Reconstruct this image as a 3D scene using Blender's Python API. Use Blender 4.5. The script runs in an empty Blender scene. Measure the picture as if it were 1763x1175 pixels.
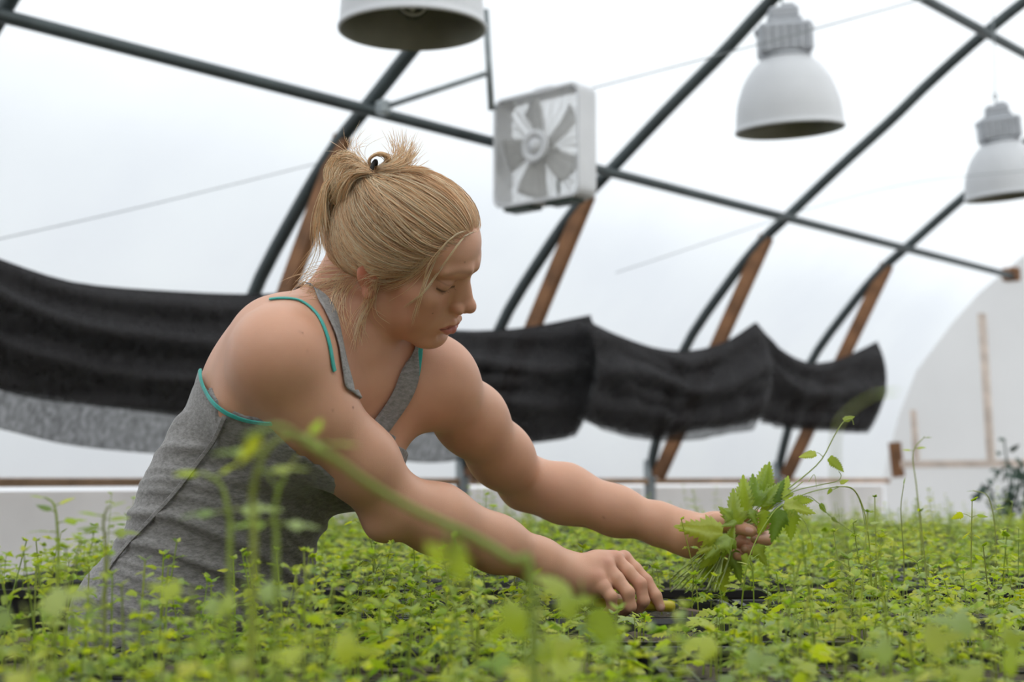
import bpy, bmesh, math, random
import numpy as np
from mathutils import Vector, Matrix
from mathutils.bvhtree import BVHTree

SKIP = globals().get('SKIP', ())
scene = bpy.context.scene
COL = scene.collection
PI = math.pi

# ------------------------------------------------------------------ camera
FPX = 2449.0
CAM = np.array([0.0, 0.0, 1.10])
PITCH = math.atan(237.5 / FPX)
FWD = np.array([0, math.cos(PITCH), math.sin(PITCH)])
UPV = np.array([0, -math.sin(PITCH), math.cos(PITCH)])
RGT = np.array([1.0, 0, 0])
cam_data = bpy.data.cameras.new('camera')
cam = bpy.data.objects.new('camera', cam_data)
COL.objects.link(cam)
cam.location = CAM
cam.rotation_euler = (PI / 2 + PITCH, 0, 0)
cam_data.sensor_width = 36.0
cam_data.lens = FPX * 36.0 / 1763.0
cam_data.clip_start = 0.05
cam_data.dof.use_dof = True
cam_data.dof.focus_distance = 1.84
cam_data.dof.aperture_fstop = 4.6
cam_data.dof.aperture_blades = 0
scene.camera = cam

# ------------------------------------------------------------------ light: an overcast white sky
world = bpy.data.worlds.new('overcast_sky')
scene.world = world
world.use_nodes = True
wn = world.node_tree.nodes
wl = world.node_tree.links
bg = wn['Background']
tc = wn.new('ShaderNodeTexCoord')
mp = wn.new('ShaderNodeMapping'); mp.inputs['Scale'].default_value = (1, 1, 2.2)
nz = wn.new('ShaderNodeTexNoise'); nz.inputs['Scale'].default_value = 1.6; nz.inputs['Detail'].default_value = 4
rp = wn.new('ShaderNodeValToRGB')
rp.color_ramp.elements[0].position = 0.30; rp.color_ramp.elements[0].color = (0.88, 0.935, 1.0, 1)
rp.color_ramp.elements[1].position = 0.70; rp.color_ramp.elements[1].color = (0.97, 0.985, 1.0, 1)
wl.new(tc.outputs['Generated'], mp.inputs['Vector']); wl.new(mp.outputs['Vector'], nz.inputs['Vector'])
wl.new(nz.outputs['Fac'], rp.inputs['Fac']); wl.new(rp.outputs['Color'], bg.inputs['Color'])
bg.inputs['Strength'].default_value = 1.12

# the sun behind the cloud, high and on the camera's side: it falls on the crown of the roof
sun_d = bpy.data.lights.new('sun', 'SUN'); sun_d.energy = 4.4; sun_d.angle = math.radians(8); sun_d.color = (1, .96, .89)
sun_o = bpy.data.objects.new('sun', sun_d); COL.objects.link(sun_o)
sun_o.rotation_euler = Vector((.527, -.478, .70)).to_track_quat('Z', 'Y').to_euler()

scene.view_settings.view_transform = 'Standard'
scene.view_settings.look = 'None'
scene.view_settings.exposure = 0.05
scene.view_settings.gamma = 1.0
scene.view_settings.use_curve_mapping = False
cy = scene.cycles
cy.max_bounces = 7; cy.diffuse_bounces = 4; cy.glossy_bounces = 2
cy.transmission_bounces = 6; cy.transparent_max_bounces = 10
cy.use_denoising = True
cy.sample_clamp_indirect = 4.0

# ------------------------------------------------------------------ helpers
def W(px, py, d):
    """point of the place seen at photo position (px, py), d metres along the view axis"""
    return CAM + d * (FWD + RGT * ((px - 881.5) / FPX) + UPV * ((587.5 - py) / FPX))

def ray_dir(px, py):
    v = FWD + RGT * ((px - 881.5) / FPX) + UPV * ((587.5 - py) / FPX)
    return v / np.linalg.norm(v)

def unit(v):
    v = np.asarray(v, float)
    return v / np.linalg.norm(v)

class MB:
    """collects shapes into one mesh"""
    def __init__(self):
        self.v = []; self.f = []; self.c = []; self.n = 0; self.m = []
    def add(self, verts, faces, tint=None, mi=0):
        verts = np.asarray(verts, float).reshape(-1, 3)
        self.v.append(verts)
        n = self.n
        for f in faces:
            self.f.append(tuple(int(i) + n for i in f))
            self.m.append(mi)
        t = np.full(len(verts), 0.5 if tint is None else 0.0)
        if tint is not None:
            t = np.broadcast_to(np.asarray(tint, float), (len(verts),))
        self.c.append(t)
        self.n += len(verts)
        return self
    def box(self, c, s, rot=None, bevel=0.0, mi=0):
        c = np.asarray(c, float); s = np.asarray(s, float) / 2
        if bevel > 0:
            b = min(bevel, min(s) * 0.95)
            vs = []
            for sx in (-1, 1):
                for sy in (-1, 1):
                    for sz in (-1, 1):
                        p = np.array([sx, sy, sz])
                        for ax in range(3):
                            q = p * (s - b)
                            q[ax] = p[ax] * s[ax]
                            vs.append(q)
            vs = np.array(vs)
            idx = lambda sx, sy, sz, ax: ((sx > 0) * 4 + (sy > 0) * 2 + (sz > 0)) * 3 + ax
            fs = []
            for ax in range(3):
                o = [a for a in range(3) if a != ax]
                for sg in (-1, 1):
                    q = []
                    for (u, w) in ((-1, -1), (1, -1), (1, 1), (-1, 1)):
                        t = [0, 0, 0]; t[ax] = sg; t[o[0]] = u; t[o[1]] = w
                        q.append(idx(*t, ax))
                    fs.append(q)
            for ax in range(3):
                o = [a for a in range(3) if a != ax]
                for u in (-1, 1):
                    for w in (-1, 1):
                        t0 = [0, 0, 0]; t0[ax] = -1; t0[o[0]] = u; t0[o[1]] = w
                        t1 = list(t0); t1[ax] = 1
                        fs.append([idx(*t0, o[0]), idx(*t1, o[0]), idx(*t1, o[1]), idx(*t0, o[1])])
            for sx in (-1, 1):
                for sy in (-1, 1):
                    for sz in (-1, 1):
                        fs.append([idx(sx, sy, sz, 0), idx(sx, sy, sz, 1), idx(sx, sy, sz, 2)])
            # orient outward
            out = []
            for f in fs:
                a = vs[list(f)]
                nrm = np.cross(a[1] - a[0], a[2] - a[0])
                out.append(f if nrm @ a.mean(0) > 0 else f[::-1])
            fs = out
        else:
            vs = np.array([[x, y, z] for x in (-1, 1) for y in (-1, 1) for z in (-1, 1)]) * s
            fs = [(0, 1, 3, 2), (4, 6, 7, 5), (0, 4, 5, 1), (2, 3, 7, 6), (0, 2, 6, 4), (1, 5, 7, 3)]
        if rot is not None:
            vs = vs @ np.asarray(rot).T
        return self.add(vs + c, fs, mi=mi)
    def tube(self, path, r, sides=8, cap=True, tint=None, flat=None, mi=0):
        P = np.asarray(path, float); n = len(P)
        r = np.broadcast_to(np.asarray(r, float), (n,))
        T = np.gradient(P, axis=0)
        T /= np.linalg.norm(T, axis=1)[:, None] + 1e-12
        ref = np.array([0, 0, 1.0]) if abs(T[0][2]) < 0.9 else np.array([1.0, 0, 0])
        u = ref - T[0] * (ref @ T[0]); u /= np.linalg.norm(u)
        vs = []
        an = np.arange(sides) * 2 * PI / sides
        for i in range(n):
            u = u - T[i] * (u @ T[i]); u /= np.linalg.norm(u) + 1e-12
            w = np.cross(T[i], u)
            vs.append(P[i] + r[i] * (np.cos(an)[:, None] * u + np.sin(an)[:, None] * w))
        vs = np.concatenate(vs)
        fs = [(i * sides + j, i * sides + (j + 1) % sides, (i + 1) * sides + (j + 1) % sides, (i + 1) * sides + j)
              for i in range(n - 1) for j in range(sides)]
        if cap:
            fs.append(tuple(range(sides))[::-1]); fs.append(tuple((n - 1) * sides + j for j in range(sides)))
        if tint is not None and np.ndim(tint) == 1:
            tint = np.repeat(tint, sides)
        return self.add(vs, fs, tint, mi)
    def lathe(self, prof, seg=32, mi=0, M=None):
        prof = np.asarray(prof, float)
        an = np.arange(seg) * 2 * PI / seg
        vs = np.stack([prof[:, None, 0] * np.cos(an), prof[:, None, 0] * np.sin(an), np.repeat(prof[:, 1:2], seg, 1)], -1).reshape(-1, 3)
        fs = [(i * seg + j, i * seg + (j + 1) % seg, (i + 1) * seg + (j + 1) % seg, (i + 1) * seg + j)
              for i in range(len(prof) - 1) for j in range(seg)]
        if M is not None:
            vs = vs @ M[:3, :3].T + M[:3, 3]
        return self.add(vs, fs, mi=mi)
    def build(self, name, mat, parent=None, smooth=False, auto=None):
        v = np.concatenate(self.v) if self.v else np.zeros((0, 3))
        return mesh_obj(name, v, self.f, mat, parent, smooth, np.concatenate(self.c) if self.c else None, self.m)

def mesh_data(name, v, f, mat, smooth=False, tint=None, mi=None):
    me = bpy.data.meshes.new(name)
    v = np.asarray(v, float)
    if isinstance(f, np.ndarray):
        nf, k = f.shape
        me.vertices.add(len(v)); me.vertices.foreach_set('co', v.astype(np.float32).ravel())
        me.loops.add(nf * k); me.loops.foreach_set('vertex_index', f.astype(np.int32).ravel())
        me.polygons.add(nf); me.polygons.foreach_set('loop_start', (np.arange(nf) * k).astype(np.int32))
        me.update(calc_edges=True)
    else:
        me.from_pydata([tuple(p) for p in v], [], f)
    mats = mat if isinstance(mat, (list, tuple)) else [mat]
    for m in mats:
        if m is not None:
            me.materials.append(m)
    if mi is not None and len(mats) > 1:
        me.polygons.foreach_set('material_index', np.asarray(mi, np.int32))
    if smooth:
        me.polygons.foreach_set('use_smooth', np.ones(len(me.polygons), bool))
    if tint is not None:
        a = me.attributes.new('tint', 'FLOAT', 'POINT')
        a.data.foreach_set('value', np.asarray(tint, np.float32))
    return me

def link(name, data, parent=None):
    o = bpy.data.objects.new(name, data)
    COL.objects.link(o)
    if parent is not None:
        o.parent = parent
        o.matrix_parent_inverse = Matrix.Identity(4)
    return o

def mesh_obj(name, v, f, mat, parent=None, smooth=False, tint=None, mi=None):
    """vertices are given in world space; a parented part is re-expressed in its parent's frame (parents are only translated)"""
    v = np.asarray(v, float)
    if parent is not None:
        off = np.zeros(3); q = parent
        while q is not None:
            off += np.array(q.location); q = q.parent
        v = v - off
    return link(name, mesh_data(name, v, f, mat, smooth, tint, mi), parent)

def empty(name, loc=(0, 0, 0)):
    o = link(name, None); o.location = loc; o.empty_display_size = 0.05
    return o

def tag(o, label=None, cat=None, group=None, kind=None):
    if label: o['label'] = label
    if cat: o['category'] = cat
    if group: o['group'] = group
    if kind: o['kind'] = kind
    return o

def copy_tree(o, parent=None):
    c = o.copy(); COL.objects.link(c)
    if parent is not None: c.parent = parent
    for ch in list(o.children): copy_tree(ch, c)
    return c

def smooth_path(pts, n=24):
    """Catmull-Rom through the points"""
    P = np.asarray(pts, float)
    P = np.vstack([2 * P[0] - P[1], P, 2 * P[-1] - P[-2]])
    out = []
    m = len(P) - 3
    for t in np.linspace(0, m - 1e-6, n):
        i = int(t); u = t - i
        a, b, c, d = P[i:i + 4]
        out.append(0.5 * (2 * b + (c - a) * u + (2 * a - 5 * b + 4 * c - d) * u * u + (3 * b - a - 3 * c + d) * u ** 3))
    return np.array(out)

# ------------------------------------------------------------------ materials
def new_mat(name):
    m = bpy.data.materials.new(name); m.use_nodes = True
    return m, m.node_tree.nodes, m.node_tree.links, m.node_tree.nodes['Principled BSDF']

def mat_basic(name, col, rough=0.6, var=0.12, scale=12.0, metallic=0.0, bump=0.0, spec=0.5, bscale=None):
    m, n, l, b = new_mat(name)
    t = n.new('ShaderNodeTexCoord'); z = n.new('ShaderNodeTexNoise'); z.inputs['Scale'].default_value = scale; z.inputs['Detail'].default_value = 5
    l.new(t.outputs['Object'], z.inputs['Vector'])
    r = n.new('ShaderNodeValToRGB')
    c = np.array(col)
    r.color_ramp.elements[0].position = .3; r.color_ramp.elements[0].color = (*np.clip(c * (1 - var), 0, 1), 1)
    r.color_ramp.elements[1].position = .7; r.color_ramp.elements[1].color = (*np.clip(c * (1 + var), 0, 1), 1)
    l.new(z.outputs['Fac'], r.inputs['Fac']); l.new(r.outputs['Color'], b.inputs['Base Color'])
    b.inputs['Roughness'].default_value = rough; b.inputs['Metallic'].default_value = metallic
    b.inputs['Specular IOR Level'].default_value = spec
    if bump:
        z2 = n.new('ShaderNodeTexNoise'); z2.inputs['Scale'].default_value = bscale or scale * 6
        l.new(t.outputs['Object'], z2.inputs['Vector'])
        bp = n.new('ShaderNodeBump'); bp.inputs['Strength'].default_value = bump; bp.inputs['Distance'].default_value = .002
        l.new(z2.outputs['Fac'], bp.inputs['Height']); l.new(bp.outputs['Normal'], b.inputs['Normal'])
    return m

def mat_film(name, col_t, col_d, mix_d, scale=1.2, var=.03):
    """thin translucent sheet: light passes through diffusely"""
    m, n, l, b = new_mat(name)
    n.remove(b)
    out = n['Material Output']
    t = n.new('ShaderNodeTexCoord'); z = n.new('ShaderNodeTexNoise'); z.inputs['Scale'].default_value = scale; z.inputs['Detail'].default_value = 4
    l.new(t.outputs['Object'], z.inputs['Vector'])
    r = n.new('ShaderNodeValToRGB'); c = np.array(col_t)
    r.color_ramp.elements[0].position = .35; r.color_ramp.elements[0].color = (*np.clip(c * (1 - var), 0, 1), 1)
    r.color_ramp.elements[1].position = .65; r.color_ramp.elements[1].color = (*np.clip(c * (1 + var), 0, 1), 1)
    l.new(z.outputs['Fac'], r.inputs['Fac'])
    tr = n.new('ShaderNodeBsdfTranslucent'); di = n.new('ShaderNodeBsdfDiffuse'); mx = n.new('ShaderNodeMixShader')
    l.new(r.outputs['Color'], tr.inputs['Color']); di.inputs['Color'].default_value = (*col_d, 1)
    mx.inputs['Fac'].default_value = mix_d
    l.new(tr.outputs['BSDF'], mx.inputs[1]); l.new(di.outputs['BSDF'], mx.inputs[2]); l.new(mx.outputs['Shader'], out.inputs['Surface'])
    return m
# ------------------------------------------------------------------ implicit surfaces for the figure
def smin(a, b, k):
    if k <= 0: return np.minimum(a, b)
    h = np.maximum(k - np.abs(a - b), 0) / k
    return np.minimum(a, b) - h * h * k * 0.25

def smax(a, b, k):
    return -smin(-a, -b, k)

class Field:
    def __init__(self): self.it = []
    def _add(self, fn, c, r, k, mode): self.it.append((fn, np.asarray(c, float), float(r), k, mode))
    def ell(self, c, semi, R=None, k=.01, mode='u'):
        c = np.asarray(c, float); s = np.asarray(semi, float); R = np.eye(3) if R is None else np.asarray(R)  # columns = axes
        def fn(P):
            q = (P - c) @ R
            q = q / s; k0 = np.sqrt(np.einsum('ij,ij->i', q, q)); q = q / s
            k1 = np.sqrt(np.einsum('ij,ij->i', q, q)) + 1e-9
            return np.where(k0 < 1e-4, -s.min(), k0 * (k0 - 1) / k1)
        self._add(fn, c, s.max(), k, mode)
    def cone(self, a, b, ra, rb, k=.01, mode='u'):
        a = np.asarray(a, float); b = np.asarray(b, float); L = b - a; LL = L @ L
        def fn(P):
            q = P - a
            t = np.minimum(np.maximum((q @ L) / LL, 0), 1)
            q = q - t[:, None] * L
            return np.sqrt(np.einsum('ij,ij->i', q, q)) - (ra + (rb - ra) * t)
        self._add(fn, (a + b) / 2, math.sqrt(LL) / 2 + max(ra, rb), k, mode)
    def chain(self, pts, rs, k=.01, kj=.004):
        for i in range(len(pts) - 1): self.cone(pts[i], pts[i + 1], rs[i], rs[i + 1], k if i == 0 else kj)
    def group(self, sub, k):
        c = np.mean([i[1] for i in sub.it], 0); r = max(np.linalg.norm(i[1] - c) + i[2] for i in sub.it)
        self._add(lambda P: sub.culled(P), c, r, k, 'u')
    def culled(self, Q):
        a, b = Q.min(0), Q.max(0); c = (a + b) / 2; rad = math.dist(b, c)
        C, R, K = self.tab()
        m = np.sqrt(((C - c) ** 2).sum(1)) - R < rad + K
        return self.raw(Q, [self.it[i] for i in np.flatnonzero(m)])
    def tab(self):
        if getattr(self, '_n', -1) != len(self.it):
            self._n = len(self.it)
            self._t = (np.array([t[1] for t in self.it]), np.array([t[2] for t in self.it]), np.array([max(.012, t[3]) for t in self.it]))
        return self._t
    @staticmethod
    def raw(P, items):
        d = np.full(len(P), .06)
        for fn, c, r, k, mode in items:
            e = fn(P)
            d = smin(d, e, k) if mode == 'u' else smax(d, -e, k)
        return d
    def __call__(self, P, cell=.035):
        P = np.asarray(P, float); out = np.full(len(P), .06)
        key = np.floor(P / cell).astype(np.int64)
        h = (key[:, 0] * 73856093) ^ (key[:, 1] * 19349663 * 7) ^ (key[:, 2] * 83492791 * 13)
        order = np.argsort(h, kind='stable'); hs = h[order]
        cuts = np.flatnonzero(np.diff(hs)) + 1
        for idx in np.split(order, cuts):
            out[idx] = self.culled(P[idx])
        return out

def surface_nets(field, lo, hi, h):
    lo = np.asarray(lo, float); hi = np.asarray(hi, float)
    B = 10
    nb = np.ceil((hi - lo) / (h * B)).astype(int)
    n = nb * B
    D = np.full(n, .06, np.float32)
    ii = np.stack(np.meshgrid(*[np.arange(k) for k in nb], indexing='ij'), -1).reshape(-1, 3)
    cen = lo + (ii * B + (B - 1) / 2) * h
    dc = field(cen, cell=.12)
    loc = np.stack(np.meshgrid(*[np.arange(B)] * 3, indexing='ij'), -1).reshape(-1, 3) * h
    thr = h * B * .87 + .012
    near = np.abs(dc) < thr
    for (i, j, k) in ii[dc <= -thr]:
        D[i * B:(i + 1) * B, j * B:(j + 1) * B, k * B:(k + 1) * B] = -.06
    for (i, j, k) in ii[near]:
        o = lo + np.array([i, j, k]) * B * h
        D[i * B:(i + 1) * B, j * B:(j + 1) * B, k * B:(k + 1) * B] = field.culled(o + loc).reshape(B, B, B)
    D[0] = D[-1] = .01; D[:, 0] = D[:, -1] = .01; D[:, :, 0] = D[:, :, -1] = .01
    S = D < 0
    cnt = np.zeros(np.array(S.shape) - 1, np.uint8)
    for a in (0, 1):
        for b in (0, 1):
            for c in (0, 1):
                cnt += S[a:a + cnt.shape[0], b:b + cnt.shape[1], c:c + cnt.shape[2]]
    act = (cnt > 0) & (cnt < 8)
    cells = np.argwhere(act)
    vid = np.full(cnt.shape, -1, np.int32); vid[act] = np.arange(len(cells))
    corners = [(a, b, c) for a in (0, 1) for b in (0, 1) for c in (0, 1)]
    val = {c: D[cells[:, 0] + c[0], cells[:, 1] + c[1], cells[:, 2] + c[2]] for c in corners}
    acc = np.zeros((len(cells), 3)); num = np.zeros(len(cells))
    for c in corners:
        for ax in range(3):
            if c[ax] == 0:
                e = list(c); e[ax] = 1; e = tuple(e)
                a, b = val[c], val[e]
                m = (a < 0) != (b < 0)
                t = np.where(m, a / np.where(m, a - b, 1), 0)
                p = np.tile(np.array(c, float), (len(cells), 1)); p[:, ax] = t
                acc[m] += p[m]; num[m] += 1
    V = lo + (cells + acc / num[:, None]) * h
    F = []
    for ax in range(3):
        o1, o2 = (ax + 1) % 3, (ax + 2) % 3
        sl0 = [slice(None)] * 3; sl1 = [slice(None)] * 3
        sl0[ax] = slice(0, -1); sl1[ax] = slice(1, None)
        e = np.argwhere(S[tuple(sl0)] != S[tuple(sl1)])
        e = e[(e[:, o1] > 0) & (e[:, o2] > 0) & (e[:, o1] < S.shape[o1] - 1) & (e[:, o2] < S.shape[o2] - 1)]
        ins = S[e[:, 0], e[:, 1], e[:, 2]]
        q = []
        for (d1, d2) in ((-1, -1), (0, -1), (0, 0), (-1, 0)):
            t = e.copy(); t[:, o1] += d1; t[:, o2] += d2
            q.append(vid[t[:, 0], t[:, 1], t[:, 2]])
        q = np.stack(q, 1)
        q[~ins] = q[~ins][:, ::-1]
        F.append(q)
    F = np.concatenate(F)
    return V, F

def to_tris(F):
    return np.concatenate([F[:, [0, 1, 2]], F[:, [0, 2, 3]]])

def refine(V, T, mask):
    """split the marked triangles in four, closing the border with green triangles"""
    E = np.sort(np.stack([T, np.roll(T, -1, 1)], -1), -1)     # (nt,3,2) edge i: v_i v_{i+1}
    key = E[..., 0].astype(np.int64) * len(V) + E[..., 1]
    split_keys = np.unique(key[mask])
    pos = np.searchsorted(split_keys, key); pos = np.clip(pos, 0, len(split_keys) - 1)
    sp = split_keys[pos] == key
    mid = np.where(sp, len(V) + pos, -1)
    a = split_keys // len(V); b = split_keys % len(V)
    V2 = np.concatenate([V, (V[a] + V[b]) / 2])
    ns = sp.sum(1); out = [T[ns == 0]]
    t = T[ns == 3]; m = mid[ns == 3]
    out += [np.stack([t[:, 0], m[:, 0], m[:, 2]], 1), np.stack([m[:, 0], t[:, 1], m[:, 1]], 1), np.stack([m[:, 2], m[:, 1], t[:, 2]], 1), m]
    for i in range(3):
        r = [i, (i + 1) % 3, (i + 2) % 3]
        s1 = (ns == 1) & sp[:, i]
        t = T[s1][:, r]; m = mid[s1][:, i]
        out += [np.stack([t[:, 0], m, t[:, 2]], 1), np.stack([m, t[:, 1], t[:, 2]], 1)]
        s2 = (ns == 2) & ~sp[:, i]
        t = T[s2][:, r]; m1 = mid[s2][:, (i + 1) % 3]; m2 = mid[s2][:, (i + 2) % 3]
        out += [np.stack([t[:, 0], t[:, 1], m1], 1), np.stack([t[:, 0], m1, m2], 1), np.stack([m2, m1, t[:, 2]], 1)]
    return V2, np.concatenate(out)

def vnormals(V, T):
    n = np.cross(V[T[:, 1]] - V[T[:, 0]], V[T[:, 2]] - V[T[:, 0]])
    N = np.stack([np.bincount(T.ravel(), np.repeat(n[:, a], 3), len(V)) for a in range(3)], 1)
    return N / (np.linalg.norm(N, axis=1)[:, None] + 1e-12)

def project(field, V, T, it=2, which=None, off=0.0):
    """Newton steps along the vertex normals onto the surface"""
    V = V.copy(); idx = np.arange(len(V)) if which is None else np.flatnonzero(which)
    for _ in range(it):
        N = vnormals(V, T)[idx]
        d = field(V[idx], cell=.05) - off
        V[idx] -= np.clip(d, -.003, .003)[:, None] * N * .9
    return V

def clip_tris(V, T, s):
    """keep s>0, cutting triangles on s=0"""
    pos = s > 0
    c = pos[T].sum(1)
    keep = [T[c == 3]]
    nV = [V]; base = len(V); cache = {}
    extra = []; src = []
    def cut(a, b):
        k = (a, b) if a < b else (b, a)
        if k not in cache:
            t = s[a] / (s[a] - s[b]); cache[k] = base + len(extra); extra.append(V[a] + t * (V[b] - V[a]))
        return cache[k]
    new = []
    for t in T[(c == 1) | (c == 2)]:
        p = [bool(pos[i]) for i in t]
        if sum(p) == 1:
            i = p.index(True); a, b, d = t[i], t[(i + 1) % 3], t[(i + 2) % 3]
            new.append((a, cut(a, b), cut(a, d)))
        else:
            i = p.index(False); a, b, d = t[i], t[(i + 1) % 3], t[(i + 2) % 3]
            x, y = cut(a, b), cut(a, d)
            new.append((x, b, d)); new.append((x, d, y))
    V2 = np.concatenate([V, np.array(extra).reshape(-1, 3)]); T2 = np.concatenate([keep[0], np.array(new, int).reshape(-1, 3)])
    used = np.unique(T2); mp = np.full(len(V2), -1); mp[used] = np.arange(len(used))
    return V2[used], mp[T2]
# ================================================================== the greenhouse
GA = math.atan((3100 - 881) / FPX * math.cos(PITCH))
AX = np.array([math.sin(GA), math.cos(GA), 0.0])          # along the tunnel
NX = np.array([-math.cos(GA), math.sin(GA), 0.0])         # towards the side wall in view
KS = 1.08
def G(a, n, z): return AX * a + NX * n + np.array([0, 0, z])
def on_plane(px, py, a):
    """where the view of a photo point meets the cross-section a of the tunnel"""
    d = ray_dir(px, py); return CAM + d * ((a - AX @ CAM) / (AX @ d))
HOOP_A = [KS * v for v in (2.12, 3.632, 5.160, 6.733, 8.140)]
END_A = KS * 9.68
BACK_A = -5.2
RAIL_N, RAIL_Z = 4.99 * KS, 1.085
half = [(5.00, -2.6 / KS + .98), (4.99, 1.10), (4.96, 1.25), (4.85, 1.58), (4.71, 1.88), (4.42, 2.21), (4.21, 2.41), (4.02, 2.545), (3.70, 2.77), (3.40, 2.97),
        (3.18, 3.13), (2.87, 3.33), (2.55, 3.50), (2.1, 3.67), (1.6, 3.79), (1.0, 3.84)]
half = [(n * KS, 1.1 + (z - 1.1) * KS) for n, z in half[1:]]
NC = 1.0 * KS
arch = half + [(2 * NC - n, z) for n, z in half[-2::-1]]   # whole cross-section, wall to wall
def arch_path(a, off=0.0, pts=None):
    P = np.array(pts or arch)
    c = np.array([NC, 1.6]); v = P - c; v /= np.linalg.norm(v, axis=1)[:, None]
    P = P + v * off
    return np.array([G(a, n, z) for n, z in P])

M_FILM = mat_film('greenhouse_film', (.925, .958, .99), (.88, .93, .97), .12)
M_FILM_END = mat_film('end_wall_film', (.86, .88, .895), (.66, .68, .69), .18)
M_PANEL = mat_film('knee_wall_panel', (.90, .89, .88), (.72, .72, .71), .22, 3.0, .04)
M_PIPE = mat_basic('painted_steel_pipe', (.060, .075, .078), rough=.42, var=.25, scale=4, metallic=.25)
M_GALV = mat_basic('galvanised_steel', (.30, .33, .34), rough=.5, var=.2, scale=14, metallic=.5)
M_WOOD = mat_basic('brown_timber', (.235, .110, .048), rough=.75, var=.35, scale=9, bump=.4)
M_WOODL = mat_basic('film_veiled_timber', (.74, .63, .55), rough=.8, var=.2, scale=9, bump=.3)  # timber colour paled to put the milky veil of the film into it
M_RAIL = mat_basic('rail_timber', (.52, .34, .22), rough=.8, var=.25, scale=9, bump=.3)
M_DIRT = mat_basic('bare_ground', (.17, .145, .115), rough=.95, var=.35, scale=3, bump=.8)

fl = MB().box((0, 0, -.05), (60, 60, .1)).build('floor', M_DIRT); tag(fl, kind='structure')

# arched film roof, one sheet from wall to wall
v = []; f = []
sa = np.linspace(BACK_A, END_A, 34)
for a in sa: v += list(arch_path(a, .045))
m = len(arch)
for i in range(len(sa) - 1):
    for j in range(m - 1):
        f.append((i * m + j, i * m + j + 1, (i + 1) * m + j + 1, (i + 1) * m + j))
tag(mesh_obj('ceiling', v, f, M_FILM, None, True), kind='structure')

# end walls
def end_wall(name, a, mat):
    P = arch_path(a, .045)
    base = [G(a, arch[0][0] + .0, 0.0)] + list(P) + [G(a, arch[-1][0], 0.0)]
    c = G(a, NC, 1.6)
    return tag(mesh_obj(name, base + [c], [(i, i + 1, len(base)) for i in range(len(base) - 1)] + [(len(base) - 1, 0, len(base))], mat), kind='structure')
wall_end = end_wall('wall_end', END_A, M_FILM_END)
end_wall('wall_back', BACK_A, mat_basic('fill_cutting_plywood', (.22, .17, .12), rough=.85, var=.25, scale=3))  # unseen end wall made opaque and dark to reduce frontal fill light
RG = np.stack([AX, NX, [0, 0, 1]], 1)
def gbox(mbx, a, n, z, sa_, sn, sz, bevel=.004): mbx.box(G(a, n, z), (sa_, sn, sz), RG, bevel)
def stud(px, y0, y1, w, d, name='stud', mat=M_WOODL):
    p0, p1 = on_plane(px[0], y0, END_A - .05), on_plane(px[1], y1, END_A - .05)
    ax = unit(p0 - p1); R = np.stack([np.cross(AX * -1, ax), -AX, ax], 1)
    b = MB().box((p0 + p1) / 2, (w, d, np.linalg.norm(p0 - p1)), R, .004)
    return b.build(name, mat, wall_end)
stud((1690, 1706), 540, 792, .05, .05)
stud((1572, 1578), 706, 792, .04, .04)
stud((1540, 1547), 762, 822, .085, .06, mat=M_WOOD)
p = on_plane(1741, 473, END_A - .06)
MB().box(p, (.09, .11, .10), RG, .006).build('timber_block', M_WOOD, wall_end)
b = MB(); n1 = NX @ on_plane(1552, 800, END_A); n2 = n1 - 4.0
gbox(b, END_A - .05, (n1 + n2) / 2, 1.215, .05, abs(n1 - n2), .055); b.build('rail', M_WOODL, wall_end)

# knee walls: panels between posts under a timber rail
def knee_wall(name, n, sg):
    w = empty(name, G(0, n, 0)); tag(w, kind='structure')
    edges = [BACK_A, -3.2, -1.4, .5] + HOOP_A + [END_A]
    for i in range(len(edges) - 1):
        a0, a1 = edges[i], edges[i + 1]
        b = MB(); gbox(b, (a0 + a1) / 2, n + sg * .02, .525, a1 - a0 - .02, .012, 1.05, .002)
        b.build('panel', M_PANEL, w)
        b = MB(); gbox(b, a0 + .02, n - sg * .012, .52, .05, .04, 1.04); b.build('stud', M_WOODL, w)
        b = MB(); gbox(b, (a0 + a1) / 2, n - sg * .02, RAIL_Z, a1 - a0 - .006, .05, .038); b.build('rail', M_RAIL, w)
knee_wall('wall_side', RAIL_N + .03, 1)
knee_wall('wall_near', 2 * NC - RAIL_N - .03, -1)

# hoops, each with its leg and its timber brace
hoop_words = ['dark steel roof hoop crossing the upper left corner', 'dark steel roof hoop rising behind the bun and the nearest lamp',
              'dark steel roof hoop running down past the right edge of the box fan', 'dark steel roof hoop passing under the second lamp to the upper right corner',
              'dark steel roof hoop nearest the end wall, behind the farthest lamp']
for k, a in enumerate(HOOP_A):
    base = G(a, RAIL_N, 0)
    h = empty('roof_hoop', base)
    tag(h, hoop_words[k], 'hoop', 'steel hoops of the greenhouse roof')
    MB().tube(smooth_path(arch_path(a), 90), .031, 12).build('pipe', M_PIPE, h, True)
    for n in (RAIL_N, 2 * NC - RAIL_N):
        MB().tube([G(a, n - (.005 if n > 0 else -.005), 0), G(a, n, 1.22 if n > 0 else 1.2)], .037, 12).build('leg', M_GALV, h, True)
    top = G(a + .0, 4.17 * KS, 1.1 + (2.44 - 1.1) * KS); bot = G(a, 4.93 * KS, 1.11)
    ax = unit(bot - top); R = np.stack([AX, np.cross(ax, AX), ax], 1)
    MB().box((top + bot) / 2 + AX * .0, (.045, .085, np.linalg.norm(top - bot)), R, .004).build('brace', M_WOOD, h)

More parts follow.
